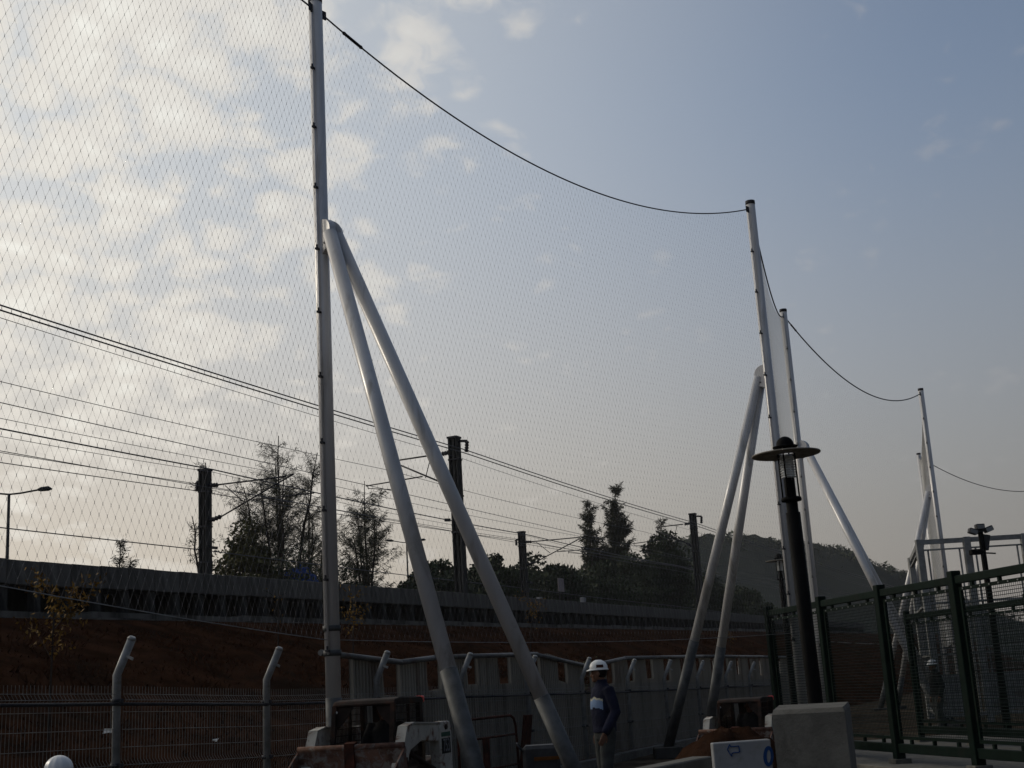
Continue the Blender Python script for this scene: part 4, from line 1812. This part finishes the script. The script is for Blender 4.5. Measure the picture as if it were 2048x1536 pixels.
def ribbed_dome():
    c = at_y(118, 1509, 9.0)
    r = .093
    t = thing('bollard_light', Vector((c.x, 9.0, 0)), 'white ribbed dome at bottom left edge in front of the mesh fence', 'bollard light')
    vs_, fs = [], []
    n, m = 48, 14
    prof = [(.5, -.30), (1.0, -.28), (1.0, -.10)] + [(math.cos(math.pi / 2 * k / m), .95 * math.sin(math.pi / 2 * k / m)) for k in range(m + 1)]
    for i, (pr, pz) in enumerate(prof):
        for k in range(n):
            rr = r * max(pr, .002) * (1 + .022 * (1 if k % 4 < 2 else -1) * (pr > .25))
            an = 2 * math.pi * k / n
            zz = c.z - .088 - .005 + (pz * r if pz < 0 else pz * r)
            vs_.append(Vector((c.x + rr * math.cos(an), 9.0 + rr * math.sin(an), zz)))
    for i in range(len(prof) - 1):
        for k in range(n):
            fs.append((i * n + k, i * n + (k + 1) % n, (i + 1) * n + (k + 1) % n, (i + 1) * n + k))
    MB().add(vs_, fs, 0, True).build('ribbed_dome', GLOBE, t)
    MB().tube([Vector((c.x, 9, 0)), Vector((c.x, 9, c.z - .11))], .07, 16).build('post', BLACKP, t)


ribbed_dome()


def barrier_and_machine():
    # tubular crowd barrier leaning on the hoarding
    p = PF - 1.0
    a0, a1 = a_of(at_p(915, 1440, p)), a_of(at_p(1030, 1431, p))
    zt = at_p(1000, 1433, p).z
    t = thing('crowd_barrier', W(a0, p, 0), 'rust-red tubular barrier with an orange strip between the two large braces', 'barrier')
    z0 = zt - 1.05
    r = .022
    fr = [W(a0, p, z0), W(a0, p, zt - .12), W(a0 + .05, p, zt - .03), W(a0 + .14, p, zt), W(a1 - .2, p, zt), W(a1 - .07, p, zt - .05), W(a1, p, zt - .18), W(a1 + .05, p, z0)]
    MB().tube(fr, r, 8).build('frame', RUST, t)
    for z in (zt - .32, zt - .82):
        MB().tube([W(a0, p, z), W(a1 + .02, p, z)], r * .8, 8).build('rail', RUST, t)
    MB().box(W(a0 + (a1 - a0) * .22, p, zt - .57), (.32, .025, .48), (AX, PX, UP)).build('orange_strip', ORANGE, t)
    MB().box(W(a0 + (a1 - a0) * .45, p, zt - .57), (.24, .02, .48), (AX, PX, UP)).build('rust_strip', RUST, t)
    for a in (a0 + .1, a1 - .05):
        MB().bar(W(a, p - .3, z0 + .02), W(a, p + .3, z0 + .02), .05, .03).build('foot', RUST, t)
    # rusty plate leaning behind it
    q = at_p(1050, 1470, PF - .35)
    a = a_of(q)
    o = MB().box(W(a, PF - .35, .62), (.34, .05, 1.15), (AX, (PX + UP * .15).normalized(), (UP - PX * .15).normalized())).build('leaning_plate', RUST, None, org=W(a, PF - .35, 0))
    tag(o, 'rusty narrow plate leaning against the hoarding', 'plate')
    # small dark machine
    c = at_y(1082, 1505, 20.5)
    t = thing('site_machine', Vector((c.x, 20.5, 0)), 'low dark machine with an orange stripe beside the second brace', 'machine')
    zt = at_y(1082, 1488, 20.5).z
    MB().box(Vector((c.x, 20.5, zt - .24)), (.56, .5, .46)).build('housing', GREYP, t, bevel=.05)
    MB().box(Vector((c.x + .08, 20.24, zt - .20)), (.38, .03, .05)).build('orange_stripe', ORANGE, t)
    MB().tube([Vector((c.x - .22, 20.2, zt - .62)), Vector((c.x - .22, 20.8, zt - .62))], .16, 16).build('wheel', RUBBER, t)
    MB().tube([Vector((c.x + .22, 20.2, zt - .62)), Vector((c.x + .22, 20.8, zt - .62))], .16, 16).build('wheel', RUBBER, t)
    MB().tube([Vector((c.x - .26, 20.3, zt - .1)), Vector((c.x - .36, 20.3, zt + .02)), Vector((c.x - .36, 20.7, zt + .02)), Vector((c.x - .26, 20.7, zt - .1))], .018, 6).build('handle', DARKST, t)
    # scraps caught by the mesh
    for (x, y, lab) in ((216, 1463, 'white plastic scrap caught beside the left fence post'), (430, 1483, 'small pale scrap low on the mesh between the two left posts')):
        q = at_p(x, y, PF + .12)
        V = [q + Vector((rnd.uniform(-.06, .06), rnd.uniform(-.03, .03), rnd.uniform(-.04, .04))) for _ in range(7)]
        o = MB().add(V, [(0, 1, 2), (1, 2, 3), (2, 3, 4), (3, 4, 5), (4, 5, 6)]).build('litter_scrap', HELM, None, org=q)
        tag(o, lab, 'litter', 'litter scraps')


barrier_and_machine()

# ================================================================== people
def remeshed(mb, name, voxel, mats, parent, org=Vector((0, 0, 0)), smooth=4, paint=None):
    """fuse overlapping forms into one continuous skin"""
    me = mb.mesh(name + '_raw', mats, org, fix=False)
    tmp = bpy.data.objects.new(name + '_raw', me)
    COL.objects.link(tmp)
    rm = tmp.modifiers.new('r', 'REMESH')
    rm.mode = 'VOXEL'
    rm.voxel_size = voxel
    sm = tmp.modifiers.new('s', 'SMOOTH')
    sm.factor = .5
    sm.iterations = smooth
    dg = bpy.context.evaluated_depsgraph_get()
    out = bpy.data.meshes.new_from_object(tmp.evaluated_get(dg))
    out.name = name
    bpy.data.objects.remove(tmp)
    bpy.data.meshes.remove(me)
    out.materials.clear()
    for m_ in (mats if isinstance(mats, (list, tuple)) else [mats]):
        out.materials.append(m_)
    for p_ in out.polygons:
        p_.use_smooth = True
        p_.material_index = paint(p_.center) if paint else 0
    ob = bpy.data.objects.new(name, out)
    COL.objects.link(ob)
    if parent is not None:
        ob.parent = parent
    return ob


def loft(mb, rings, n=18):
    """rings: (centre, rx, ry) stacked ellipses; closed ends"""
    vs_, fs = [], []
    for (c, rx, ry) in rings:
        for k in range(n):
            t = 2 * math.pi * k / n
            vs_.append(Vector(c) + Vector((rx * math.cos(t), ry * math.sin(t), 0)))
    for i in range(len(rings) - 1):
        for k in range(n):
            fs.append((i * n + k, i * n + (k + 1) % n, (i + 1) * n + (k + 1) % n, (i + 1) * n + k))
    fs.append(tuple(range(n))[::-1])
    m = (len(rings) - 1) * n
    fs.append(tuple(range(m, m + n)))
    mb.add(vs_, fs, 0, True)


def head_form(mb, c, yaw=0.0, tilt=0.0):
    """skull, jaw, nose, brow, ears; c = centre of the skull; facing +y turned by yaw"""
    R_ = Matrix.Rotation(yaw, 3, 'Z') @ Matrix.Rotation(tilt, 3, 'X')
    c = Vector(c)
    g = MB()
    g.ball((0, -.005, .03), (.076, .095, .095), 16, 12)
    g.ball((0, .022, -.045), (.058, .066, .07), 14, 10)
    g.ball((0, .062, -.092), (.03, .028, .022), 10, 8)         # chin
    g.ball((0, .076, .012), (.052, .02, .012), 10, 6)          # brow
    g.ball((0, .092, -.028), (.014, .02, .024), 8, 6)          # nose
    g.ball((0, .104, -.038), (.013, .013, .012), 8, 6)
    g.ball((0, .078, -.066), (.026, .014, .007), 8, 6)         # mouth
    g.ball((0, .077, -.077), (.022, .013, .007), 8, 6)
    for s in (-1, 1):
        g.ball((s * .078, -.002, -.012), (.012, .022, .033), 8, 6)
        g.ball((s * .040, .062, -.035), (.022, .02, .02), 8, 6)  # cheek
    for i, v in enumerate(g.v):
        g.v[i] = c + R_ @ v
    mb.v_off = len(mb.v)
    o = len(mb.v)
    mb.v.extend(g.v)
    for f, s_ in zip(g.f, g.sm):
        mb.f.append([i + o for i in f])
        mb.mi.append(0)
        mb.sm.append(True)
    return R_


def hand_form(mb, wrist, d, palm_n, thumb_side, curl=.35):
    """palm with five tapering, slightly curled fingers; d = pointing direction"""
    d = Vector(d).normalized()
    nrm = Vector(palm_n)
    nrm = (nrm - d * nrm.dot(d)).normalized()
    sd = d.cross(nrm) * thumb_side
    w = Vector(wrist)
    for t in (-.026, -.009, .009, .026):
        mb.tube([w + sd * t * .6, w + d * .045 + sd * t, w + d * .088 + sd * t], [.014, .0145, .012], 8)
    for t, L in ((-.030, .058), (-.010, .076), (.010, .082), (.030, .072)):
        p0 = w + d * .085 + sd * t
        d1 = (d + nrm * curl * .6).normalized()
        d2 = (d + nrm * curl * 1.6).normalized()
        p1 = p0 + d1 * L * .45
        p2 = p1 + d2 * L * .32
        p3 = p2 + (d + nrm * curl * 2.4).normalized() * L * .25
        mb.tube([p0 - d * .02, p0, p1, p2, p3], [.010, .0095, .0088, .008, .006], 7)
    p0 = w + d * .025 + sd * .03
    p1 = p0 + (d * .7 + sd * .75).normalized() * .035
    p2 = p1 + (d * .9 + sd * .35 + nrm * .3).normalized() * .032
    p3 = p2 + (d + nrm * .4).normalized() * .022
    mb.tube([p0, p1, p2, p3], [.013, .0115, .010, .007], 7)


def hard_hat(parent, c, R_, name='hard_hat', badge=True):
    c = Vector(c)
    g = MB()
    prof = [(.099, 0), (.099, .02)] + [(.098 * math.cos(math.pi / 2 * k / 8) + .001, .02 + .098 * math.sin(math.pi / 2 * k / 8)) for k in range(9)]
    g.lathe(prof, 28, sx=.95, sy=1.18)
    # brim all round, longer in front
    vs_, fs = [], []
    n = 28
    for k in range(n):
        t = 2 * math.pi * k / n
        fr = max(0, math.sin(t)) ** 2
        for rr, z in ((.098, .012), (.108 + .030 * fr, -.004 - .008 * fr), (.106 + .030 * fr, -.010 - .008 * fr), (.096, .004)):
            vs_.append(Vector((rr * math.cos(t) * .95, rr * math.sin(t) * 1.18, z)))
    for k in range(n):
        for j in range(4):
            fs.append((k * 4 + j, ((k + 1) % n) * 4 + j, ((k + 1) % n) * 4 + (j + 1) % 4, k * 4 + (j + 1) % 4))
    g.add(vs_, fs, 0, True)
    # centre ridge
    g.tube([(0, -.112, .03), (0, -.088, .080), (0, -.035, .113), (0, .035, .113), (0, .088, .080), (0, .114, .03)], .009, 6)
    for i, v in enumerate(g.v):
        g.v[i] = c + R_ @ v
    ob = g.build(name, HELM, parent)
    if badge:
        b = MB()
        # dark badge on the shell's side, following its curve
        for k in range(5):
            t0, t1 = math.pi + .62 - .16 * k, math.pi + .62 - .16 * (k + 1)
            V = [Vector((.101 * math.cos(t) * .95, .101 * math.sin(t) * 1.18, z)) for t in (t0, t1) for z in (.022, .058)]
            V[1] *= 1.0
            b.add([V[0], V[2], Vector((V[3].x * .975, V[3].y * .975, V[3].z)), Vector((V[1].x * .975, V[1].y * .975, V[1].z))], [(0, 1, 2, 3)])
        for i, v in enumerate(b.v):
            b.v[i] = c + R_ @ v
        b.build('badge', RUST, ob)
    return ob


def standing_person(label, height, head_yaw=0.0, jacket=NAVY, band=True, trousers=TROUS, vox=.008, arm_fwd=0.0):
    """local frame: faces +y, feet on z=0"""
    t = local('person', label, 'person', 'site workers')
    k = height / 1.75
    V = lambda x, y, z: Vector((x * k, y * k, z * k))
    sh = {s: V(s * .182, -.01, 1.395) for s in (-1, 1)}
    el = {s: V(s * .255, -.05 + arm_fwd * .05, 1.13) for s in (-1, 1)}
    wr = {s: V(s * .245, .04 + arm_fwd * (1 if s < 0 else -.6), .885) for s in (-1, 1)}
    hip = {s: V(s * .09, 0, .90) for s in (-1, 1)}
    kn = {-1: V(-.10, .05, .49), 1: V(.11, .0, .49)}
    an = {-1: V(-.10, .03, .09), 1: V(.12, -.07, .09)}
    # ---- body: one continuous skin
    b = MB()
    hc = V(0, .03, 1.615)
    R_ = head_form(b, hc, head_yaw)
    b.tube([V(0, -.01, 1.42), V(0, .005, 1.50), V(0, .015, 1.57)], [.065, .056, .058], 12)
    loft(b, [(V(0, 0, .84), .13, .10), (V(0, 0, .95), .155, .115), (V(0, 0, 1.08), .14, .10), (V(0, .01, 1.25), .155, .11), (V(0, 0, 1.38), .165, .10), (V(0, -.01, 1.46), .09, .07)])
    for s in (-1, 1):
        b.tube([V(s * .12, 0, 1.40), sh[s], sh[s].lerp(el[s], .5), el[s], el[s].lerp(wr[s], .4), wr[s], wr[s] + (wr[s] - el[s]).normalized() * .02], [.05, .056, .048, .042, .040, .028, .027], 10)
        hand_form(b, wr[s] + (wr[s] - el[s]).normalized() * .01, (wr[s] - el[s]) + V(0, .01, -.1), V(-s, .15, 0), -1 if s > 0 else 1)
        b.tube([hip[s] + V(0, 0, .04), hip[s], hip[s].lerp(kn[s], .5), kn[s], kn[s].lerp(an[s], .35), an[s]], [.095, .093, .080, .060, .056, .040], 12)
        b.tube([an[s] + V(0, -.03, -.02), an[s] + V(0, .06, -.045), an[s] + V(s * .015, .15, -.06)], [.045, .042, .03], 10)
    remeshed(b, 'body', vox, SKIN, t, smooth=2)
    # ---- jacket
    j = MB()
    loft(j, [(V(0, 0, .885), .180, .135), (V(0, 0, .90), .185, .14), (V(0, .0, 1.02), .188, .145), (V(0, .01, 1.22), .190, .145), (V(0, .005, 1.34), .192, .13), (V(0, .0, 1.40), .175, .115), (V(0, -.005, 1.455), .115, .09), (V(0, 0, 1.49), .075, .075), (V(0, 0, 1.535), .072, .075)], 24)
    for s in (-1, 1):
        j.tube([V(s * .10, 0, 1.38), sh[s], sh[s].lerp(el[s], .5), el[s], el[s].lerp(wr[s], .5), wr[s] - (wr[s] - el[s]).normalized() * .01, wr[s] + (wr[s] - el[s]).normalized() * .012], [.066, .076, .073, .068, .064, .056, .046], 14)

    def paint(c):
        if band and abs(c.x) < .165 * k and c.y > -.04 * k:
            c = c + Vector((0, 0, .012 * math.sin(c.x * 30) + .006 * math.sin(c.x * 71 + 1)))
            if 1.185 * k < c.z < 1.285 * k:
                return 1
            if 1.285 * k <= c.z < 1.31 * k:
                return 2
        return 0
    remeshed(j, 'jacket', .011, [jacket, BLUEB, CREAM], t, smooth=3, paint=paint)
    # ---- trousers
    q = MB()
    loft(q, [(V(0, 0, .80), .13, .11), (V(0, 0, .86), .170, .125), (V(0, 0, .96), .168, .122), (V(0, 0, 1.02), .155, .112)], 20)
    for s in (-1, 1):
        q.tube([hip[s] + V(0, 0, .05), hip[s] + V(0, 0, -.05), hip[s].lerp(kn[s], .5), kn[s], kn[s].lerp(an[s], .5), an[s] + V(0, 0, .0), an[s] + V(0, 0, -.045)], [.10, .105, .096, .080, .074, .070, .072], 14)
    remeshed(q, 'trousers', .012, trousers, t, smooth=3)
    # ---- shoes
    for s in (-1, 1):
        o = MB()
        o.tube([an[s] + V(0, -.075, -.045), an[s] + V(0, 0, -.03), an[s] + V(0, .08, -.05), an[s] + V(s * .015, .17, -.062)], [.042, .052, .046, .034], 12)
        o.box(an[s] + V(s * .005, .045, -.08), (.09 * k, .27 * k, .025 * k))
        remeshed(o, 'shoe', .010, SHOE, t, smooth=2)
    # hair below the helmet
    h = MB()
    h.ball((0, -.03, .015), (.083, .085, .085), 14, 10)
    for i, v in enumerate(h.v):
        h.v[i] = hc + R_ @ v
    h.build('hair', HAIR, t)
    # eyes
    for s in (-1, 1):
        e = MB().ball((s * .032, .078, -.012), (.011, .008, .006), 8, 6)
        for i, v in enumerate(e.v):
            e.v[i] = hc + R_ @ v
        e.build('eye', HAIR, t)
    hard_hat(t, hc + R_ @ Vector((0, -.005, .045)), R_)
    return t


def seated_person(label, vox=.011, cap=False):
    """local frame: faces +y, seat top at z=0"""
    t = local('person', label, 'person', 'loader drivers')
    b = MB()
    hc = Vector((0, .06, .70))
    R_ = head_form(b, hc, .12, -.12)
    b.tube([(0, .0, .50), (0, .03, .58), (0, .045, .64)], [.065, .056, .058], 12)
    loft(b, [(Vector((0, -.02, .0)), .15, .11), (Vector((0, 0, .15)), .14, .10), (Vector((0, .01, .33)), .155, .11), (Vector((0, .01, .46)), .165, .10), (Vector((0, 0, .54)), .09, .07)])
    for s in (-1, 1):
        sh, el, wr = Vector((s * .185, 0, .49)), Vector((s * .25, .12, .24)), Vector((s * .20, .36, .22))
        b.tube([(s * .12, 0, .48), sh, sh.lerp(el, .5), el, el.lerp(wr, .5), wr], [.05, .056, .048, .042, .038, .028], 10)
        hand_form(b, wr, (wr - el) + Vector((0, 0, .02)), Vector((0, 0, -1)), s, .9)
        hp, kn, an = Vector((s * .10, .02, .06)), Vector((s * .14, .42, .10)), Vector((s * .14, .52, -.30))
        b.tube([hp, hp.lerp(kn, .5), kn, kn.lerp(an, .5), an], [.095, .085, .064, .056, .042], 12)
        b.tube([an + Vector((0, -.04, -.03)), an + Vector((0, .14, -.05))], [.045, .036], 10)
    remeshed(b, 'body', vox, SKIN, t, smooth=2)
    j = MB()
    loft(j, [(Vector((0, -.02, .02)), .185, .14), (Vector((0, 0, .15)), .18, .14), (Vector((0, .01, .33)), .19, .145), (Vector((0, .01, .45)), .19, .13), (Vector((0, 0, .53)), .12, .10), (Vector((0, .01, .58)), .075, .078)], 22)
    for s in (-1, 1):
        sh, el, wr = Vector((s * .185, 0, .49)), Vector((s * .25, .12, .24)), Vector((s * .20, .36, .22))
        j.tube([(s * .10, 0, .47), sh, sh.lerp(el, .5), el, el.lerp(wr, .5), wr.lerp(el, .06)], [.08, .082, .072, .066, .060, .050], 12)
    remeshed(j, 'jacket', .013, DARKC, t, smooth=3)
    q = MB()
    loft(q, [(Vector((0, -.03, -.06)), .17, .13), (Vector((0, -.02, .05)), .18, .135), (Vector((0, -.01, .10)), .17, .125)], 18)
    for s in (-1, 1):
        hp, kn, an = Vector((s * .10, .02, .06)), Vector((s * .14, .42, .10)), Vector((s * .14, .52, -.30))
        q.tube([hp, hp.lerp(kn, .5), kn, kn.lerp(an, .5), an + Vector((0, 0, -.02))], [.11, .10, .080, .072, .068], 12)
    remeshed(q, 'trousers', .014, DARKC, t, smooth=3)
    h = MB()
    h.ball((0, -.015, .045), (.086, .100, .088), 16, 10)
    h.ball((0, -.05, -.01), (.080, .07, .085), 14, 10)
    for i, v in enumerate(h.v):
        h.v[i] = hc + R_ @ v
    h.build('hair', HAIR, t)
    return t


man = standing_person('standing worker in white helmet and navy jacket with pale blue chest band', 1.76, head_yaw=rad(-30), arm_fwd=.07)
mp = at_y(1211, 1480, 17.0)
man.location = (mp.x, mp.y, ground_z(mp.x, mp.y) + .0)
man.rotation_euler = (0, 0, rad(112))
man2 = standing_person('distant worker in white helmet seen through the green mesh fence', 1.74, head_yaw=rad(20), jacket=DARKC, band=False, vox=.011)
mp = at_y(1868, 1340, 32.5)
man2.location = (mp.x, mp.y, .02)
man2.rotation_euler = (0, 0, rad(95))

# ================================================================== skid-steer loaders
def arc(c, r, a0, a1, n, f):
    return [f(c[0] + r * math.cos(a0 + (a1 - a0) * k / n), c[1] + r * math.sin(a0 + (a1 - a0) * k / n)) for k in range(n + 1)]


def loader(label):
    """local frame: faces +y, ground at z=0"""
    t = local('skid_steer_loader', label, 'loader', 'skid-steer loaders')
    yz = lambda x: (lambda y, z: Vector((x, y, z)))
    # chassis tub
    prof = [(-.95, .35), (.75, .30), (.82, .52), (.62, .95), (-.2, 1.0), (-.95, 1.10)]
    MB().prism([Vector((-.46, y, z)) for y, z in prof], (.92, 0, 0)).build('chassis', LOADD, t, bevel=.02)
    MB().box((0, -1.0, .80), (.86, .10, .60)).build('rear_door', LOADW, t, bevel=.03)
    # wheels
    for sx in (-1, 1):
        for y in (-.50, .50):
            pts = [(.10, -.13), (.33, -.13), (.375, -.10), (.385, 0), (.375, .10), (.33, .13), (.10, .13)]
            g = MB()
            vs_, fs = [], []
            n = 24
            for (r, w) in pts:
                for k in range(n):
                    a = 2 * math.pi * k / n
                    rr = r + (.018 if (k % 2 and r > .36) else 0)
                    vs_.append(Vector((sx * (.60 + w), y + rr * math.cos(a), .385 + rr * math.sin(a))))
            for i in range(len(pts) - 1):
                for k in range(n):
                    fs.append((i * n + k, i * n + (k + 1) % n, (i + 1) * n + (k + 1) % n, (i + 1) * n + k))
            g.add(vs_, fs)
            wh = g.build('wheel', RUBBER, t)
            MB().tube([(sx * .55, y, .385), (sx * .70, y, .385)], [.19, .16], 16).build('rim', LOADW, wh)
    # rear uprights with number decal
    for sx in (-1, 1):
        prof = [(-.88, .55), (-.40, .55), (-.38, 1.50), (-.46, 1.585), (-.80, 1.585), (-.88, 1.50)]
        x0 = sx * .56
        u = MB().prism([Vector((x0, y, z)) for y, z in prof], (sx * .16, 0, 0)).build('rear_upright', LOADW, t, bevel=.015)
        xo = sx * .722
        yc = -.62
        MB().tube([(xo - sx * .01, yc, 1.505), (xo + sx * .02, yc, 1.505)], .038, 14).build('pivot_pin', LOADD, u)
        MB().box((xo, yc, 1.405), (.006, .36, .06)).build('green_stripe', DECALG, u)
        MB().box((xo, yc, 1.245), (.006, .36, .21)).build('number_plate', DECALB, u)
        cu = bpy.data.curves.new('number', 'FONT')
        cu.body = '753'
        cu.size = .25
        cu.align_x = 'CENTER'
        cu.align_y = 'CENTER'
        cu.extrude = .002
        tmp = bpy.data.objects.new('number', cu)
        COL.objects.link(tmp)
        dg = bpy.context.evaluated_depsgraph_get()
        me = bpy.data.meshes.new_from_object(tmp.evaluated_get(dg))
        bpy.data.objects.remove(tmp)
        me.materials.clear()
        me.materials.append(WHITEB)
        ob = bpy.data.objects.new('number', me)
        COL.objects.link(ob)
        ob.parent = u
        ob.matrix_local = Matrix.Translation((xo + sx * .006, yc, 1.245)) @ Matrix.Rotation(sx * math.pi / 2, 4, 'Z') @ Matrix.Rotation(math.pi / 2, 4, 'X') @ Matrix.Diagonal((.72, 1.0, 1, 1))
        # red side edge
        MB().box((sx * .64, -.895, 1.05), (.14, .012, .9)).build('red_edge', RUST, u)
    # lift arms
    for sx in (-1, 1):
        top = [(-.62, 1.55), (.60, 1.60), (.86, 1.56), (1.14, 1.06), (1.22, .55)]
        bot = [(1.05, .52), (.98, .92), (.72, 1.26), (.30, 1.36), (-.62, 1.30)]
        x0 = sx * .60
        arm = MB().prism([Vector((x0, y, z)) for y, z in top + bot], (sx * .10, 0, 0)).build('lift_arm', LOADW, t, bevel=.012)
        # edge flange
        pts = [Vector((sx * .65, y, z + .012)) for y, z in top]
        g = MB()
        for a, b in zip(pts[:-1], pts[1:]):
            g.bar(a, b, .135, .022, UP)
        g.build('arm_flange', LOADW, arm)
        MB().tube([(sx * .64, -.30, .95), (sx * .64, .62, 1.22)], .035, 10).build('lift_cylinder', LOADD, t)
        MB().box((sx * .705, .95, 1.03), (.012, .16, .30)).build('scuff_plate', RUST, arm)
    MB().bar(Vector((-.60, 1.06, .88)), Vector((.60, 1.06, .88)), .16, .16).build('arm_crossmember', LOADD, t)
    # bucket, curled back
    pb = [(1.10, 1.34), (1.05, 1.05), (1.13, .72), (1.35, .52), (1.75, .62)]
    pin = [(1.75, .66), (1.38, .57), (1.18, .76), (1.11, 1.05), (1.15, 1.33)]
    bk = MB().prism([Vector((-.76, y, z)) for y, z in pb + pin], (1.52, 0, 0)).build('bucket', BUCKM, t, bevel=.006)
    for sx in (-1, 1):
        MB().prism([Vector((sx * .762 - .012, y, z)) for y, z in [(1.10, 1.33), (1.06, 1.05), (1.14, .73), (1.35, .53), (1.75, .63), (1.55, 1.05)]], (.024, 0, 0)).build('bucket_cheek', BUCKM, bk)
    MB().tube([(-.76, 1.115, 1.345), (.76, 1.115, 1.345)], .045, 10).build('bucket_lip_tube', BUCKM, bk)
    MB().prism([(-.07, 1.04, .85), (-.07, 1.0, 1.30), (-.07, 1.06, 1.42), (-.07, 1.17, 1.40), (-.07, 1.17, .85)], (.14, 0, 0)).build('bucket_bracket', RUST, bk)
    # cab
    roof = [(-.46, 1.86), (-.48, 1.90), (-.40, 1.955), (.42, 1.965), (.60, 1.94), (.65, 1.885), (.63, 1.865)]
    MB().prism([Vector((-.46, y, z)) for y, z in roof], (.92, 0, 0)).build('cab_roof', LOADD, t, bevel=.018)
    for sx in (-1, 1):
        MB().bar(Vector((sx * .43, .62, 1.88)), Vector((sx * .43, .80, .92)), .06, .07).build('front_post', LOADD, t)
        MB().bar(Vector((sx * .43, -.36, 1.88)), Vector((sx * .43, -.40, 1.0)), .06, .12).build('rear_post', LOADD, t)
        # curved gusset in the upper front corner
        c = (sx * .17, 1.60)
        pts = [Vector((sx * .40, .615, 1.87)), Vector((sx * .16, .615, 1.87))]
        for k in range(6):
            a = k / 5
            pts.append(Vector((sx * (.18 + .21 * a ** 1.4), .62 + .02 * a, 1.85 - .27 * a)))
        pts.append(Vector((sx * .40, .64, 1.58)))
        MB().prism(pts, (0, -.025, 0)).build('corner_gusset', LOADD, t)
        # side screen
        g = MB()
        x = sx * .445
        y = -.32
        while y < .58:
            g.tube([(x, y, 1.10), (x, y, 1.86)], .006, 4, False)
            y += .045
        z = 1.12
        while z < 1.86:
            g.tube([(x, -.36, z), (x, .64, z)], .006, 4, False)
            z += .09
        ob = g.build('side_screen', LOADD, t, fix=False)
        tag(ob, kind='stuff')
        MB().bar(Vector((x, -.4, 1.08)), Vector((x, .70, 1.08)), .05, .06).build('side_rail', LOADD, t)
        MB().bar(Vector((x, .1, 1.1)), Vector((x, .1, 1.86)), .03, .035).build('screen_bar', LOADD, t)
    # rear frame, seat, controls
    MB().prism([(-.40, -.42, 1.04), (.40, -.42, 1.04), (.40, -.42, 1.20), (-.40, -.42, 1.20)], (0, -.04, 0)).build('rear_panel', LOADD, t)
    MB().box((.20, -.38, 1.52), (.17, .05, .68)).build('inner_pillar', LOADD, t)
    MB().box((0, -.10, .98), (.50, .46, .12)).build('seat', BLACKP, t, bevel=.03)
    MB().box((0, -.34, 1.16), (.44, .08, .34)).build('seat_back', BLACKP, t, bevel=.03)
    for sx in (-1, 1):
        MB().tube([(sx * .22, .30, .95), (sx * .20, .26, 1.22)], .014, 8).build('control_lever', DARKST, t)
    # red lens at the rear roof corner
    for sx in (-1,):
        MB().box((sx * .40, -.49, 1.915), (.11, .08, .09)).build('red_lamp', REDL, t, bevel=.012)
    MB().ball((.40, .645, 1.80), (.018, .01, .018), 8, 6).build('work_lamp', HELM, t)
    return t


ld = loader('nearest cream and rust skid-steer loader with the 753 plate beside the tallest pole')
yaw1 = rad(180 - 16)
ld.location = LOADER1
ld.scale = (.90, .90, .90)
ld.rotation_euler = (0, 0, yaw1)
drv = seated_person('driver in dark clothes inside the nearest loader')


def seat_at(o, base, yaw):
    v = Matrix.Rotation(yaw, 3, 'Z') @ Vector((-.06, .02, 1.02))
    o.location = Vector(base) + v * .9
    o.rotation_euler = (0, 0, yaw)


seat_at(drv, LOADER1, yaw1)
yaw2 = rad(180 - 24)
l2 = copy_tree(ld, LOADER2, yaw2, 'smaller-looking farther loader behind the soil heap and concrete block')
d2 = copy_tree(drv, None, None, 'driver in dark clothes inside the farther loader')
seat_at(d2, LOADER2, yaw2)

# ================================================================== haze over the whole site
def haze():
    mb = MB().box((0, 0, 33.0), (1320, 1320, 68.0))
    o = mb.build('haze', [], None)
    m = bpy.data.materials.new('pale_haze')
    m.use_nodes = True
    nt = NT(m.node_tree)
    nt.n.clear()
    out = nt.node('ShaderNodeOutputMaterial')
    pv = nt.node('ShaderNodeVolumePrincipled')
    pv.inputs['Color'].default_value = (.86, .88, .92, 1)
    pv.inputs['Density'].default_value = .00018
    pv.inputs['Anisotropy'].default_value = .2
    nt.l.new(pv.outputs[0], out.inputs['Volume'])
    o.data.materials.append(m)
    tag(o, 'thin pale haze hanging over the whole site', 'haze', kind='stuff')


haze()
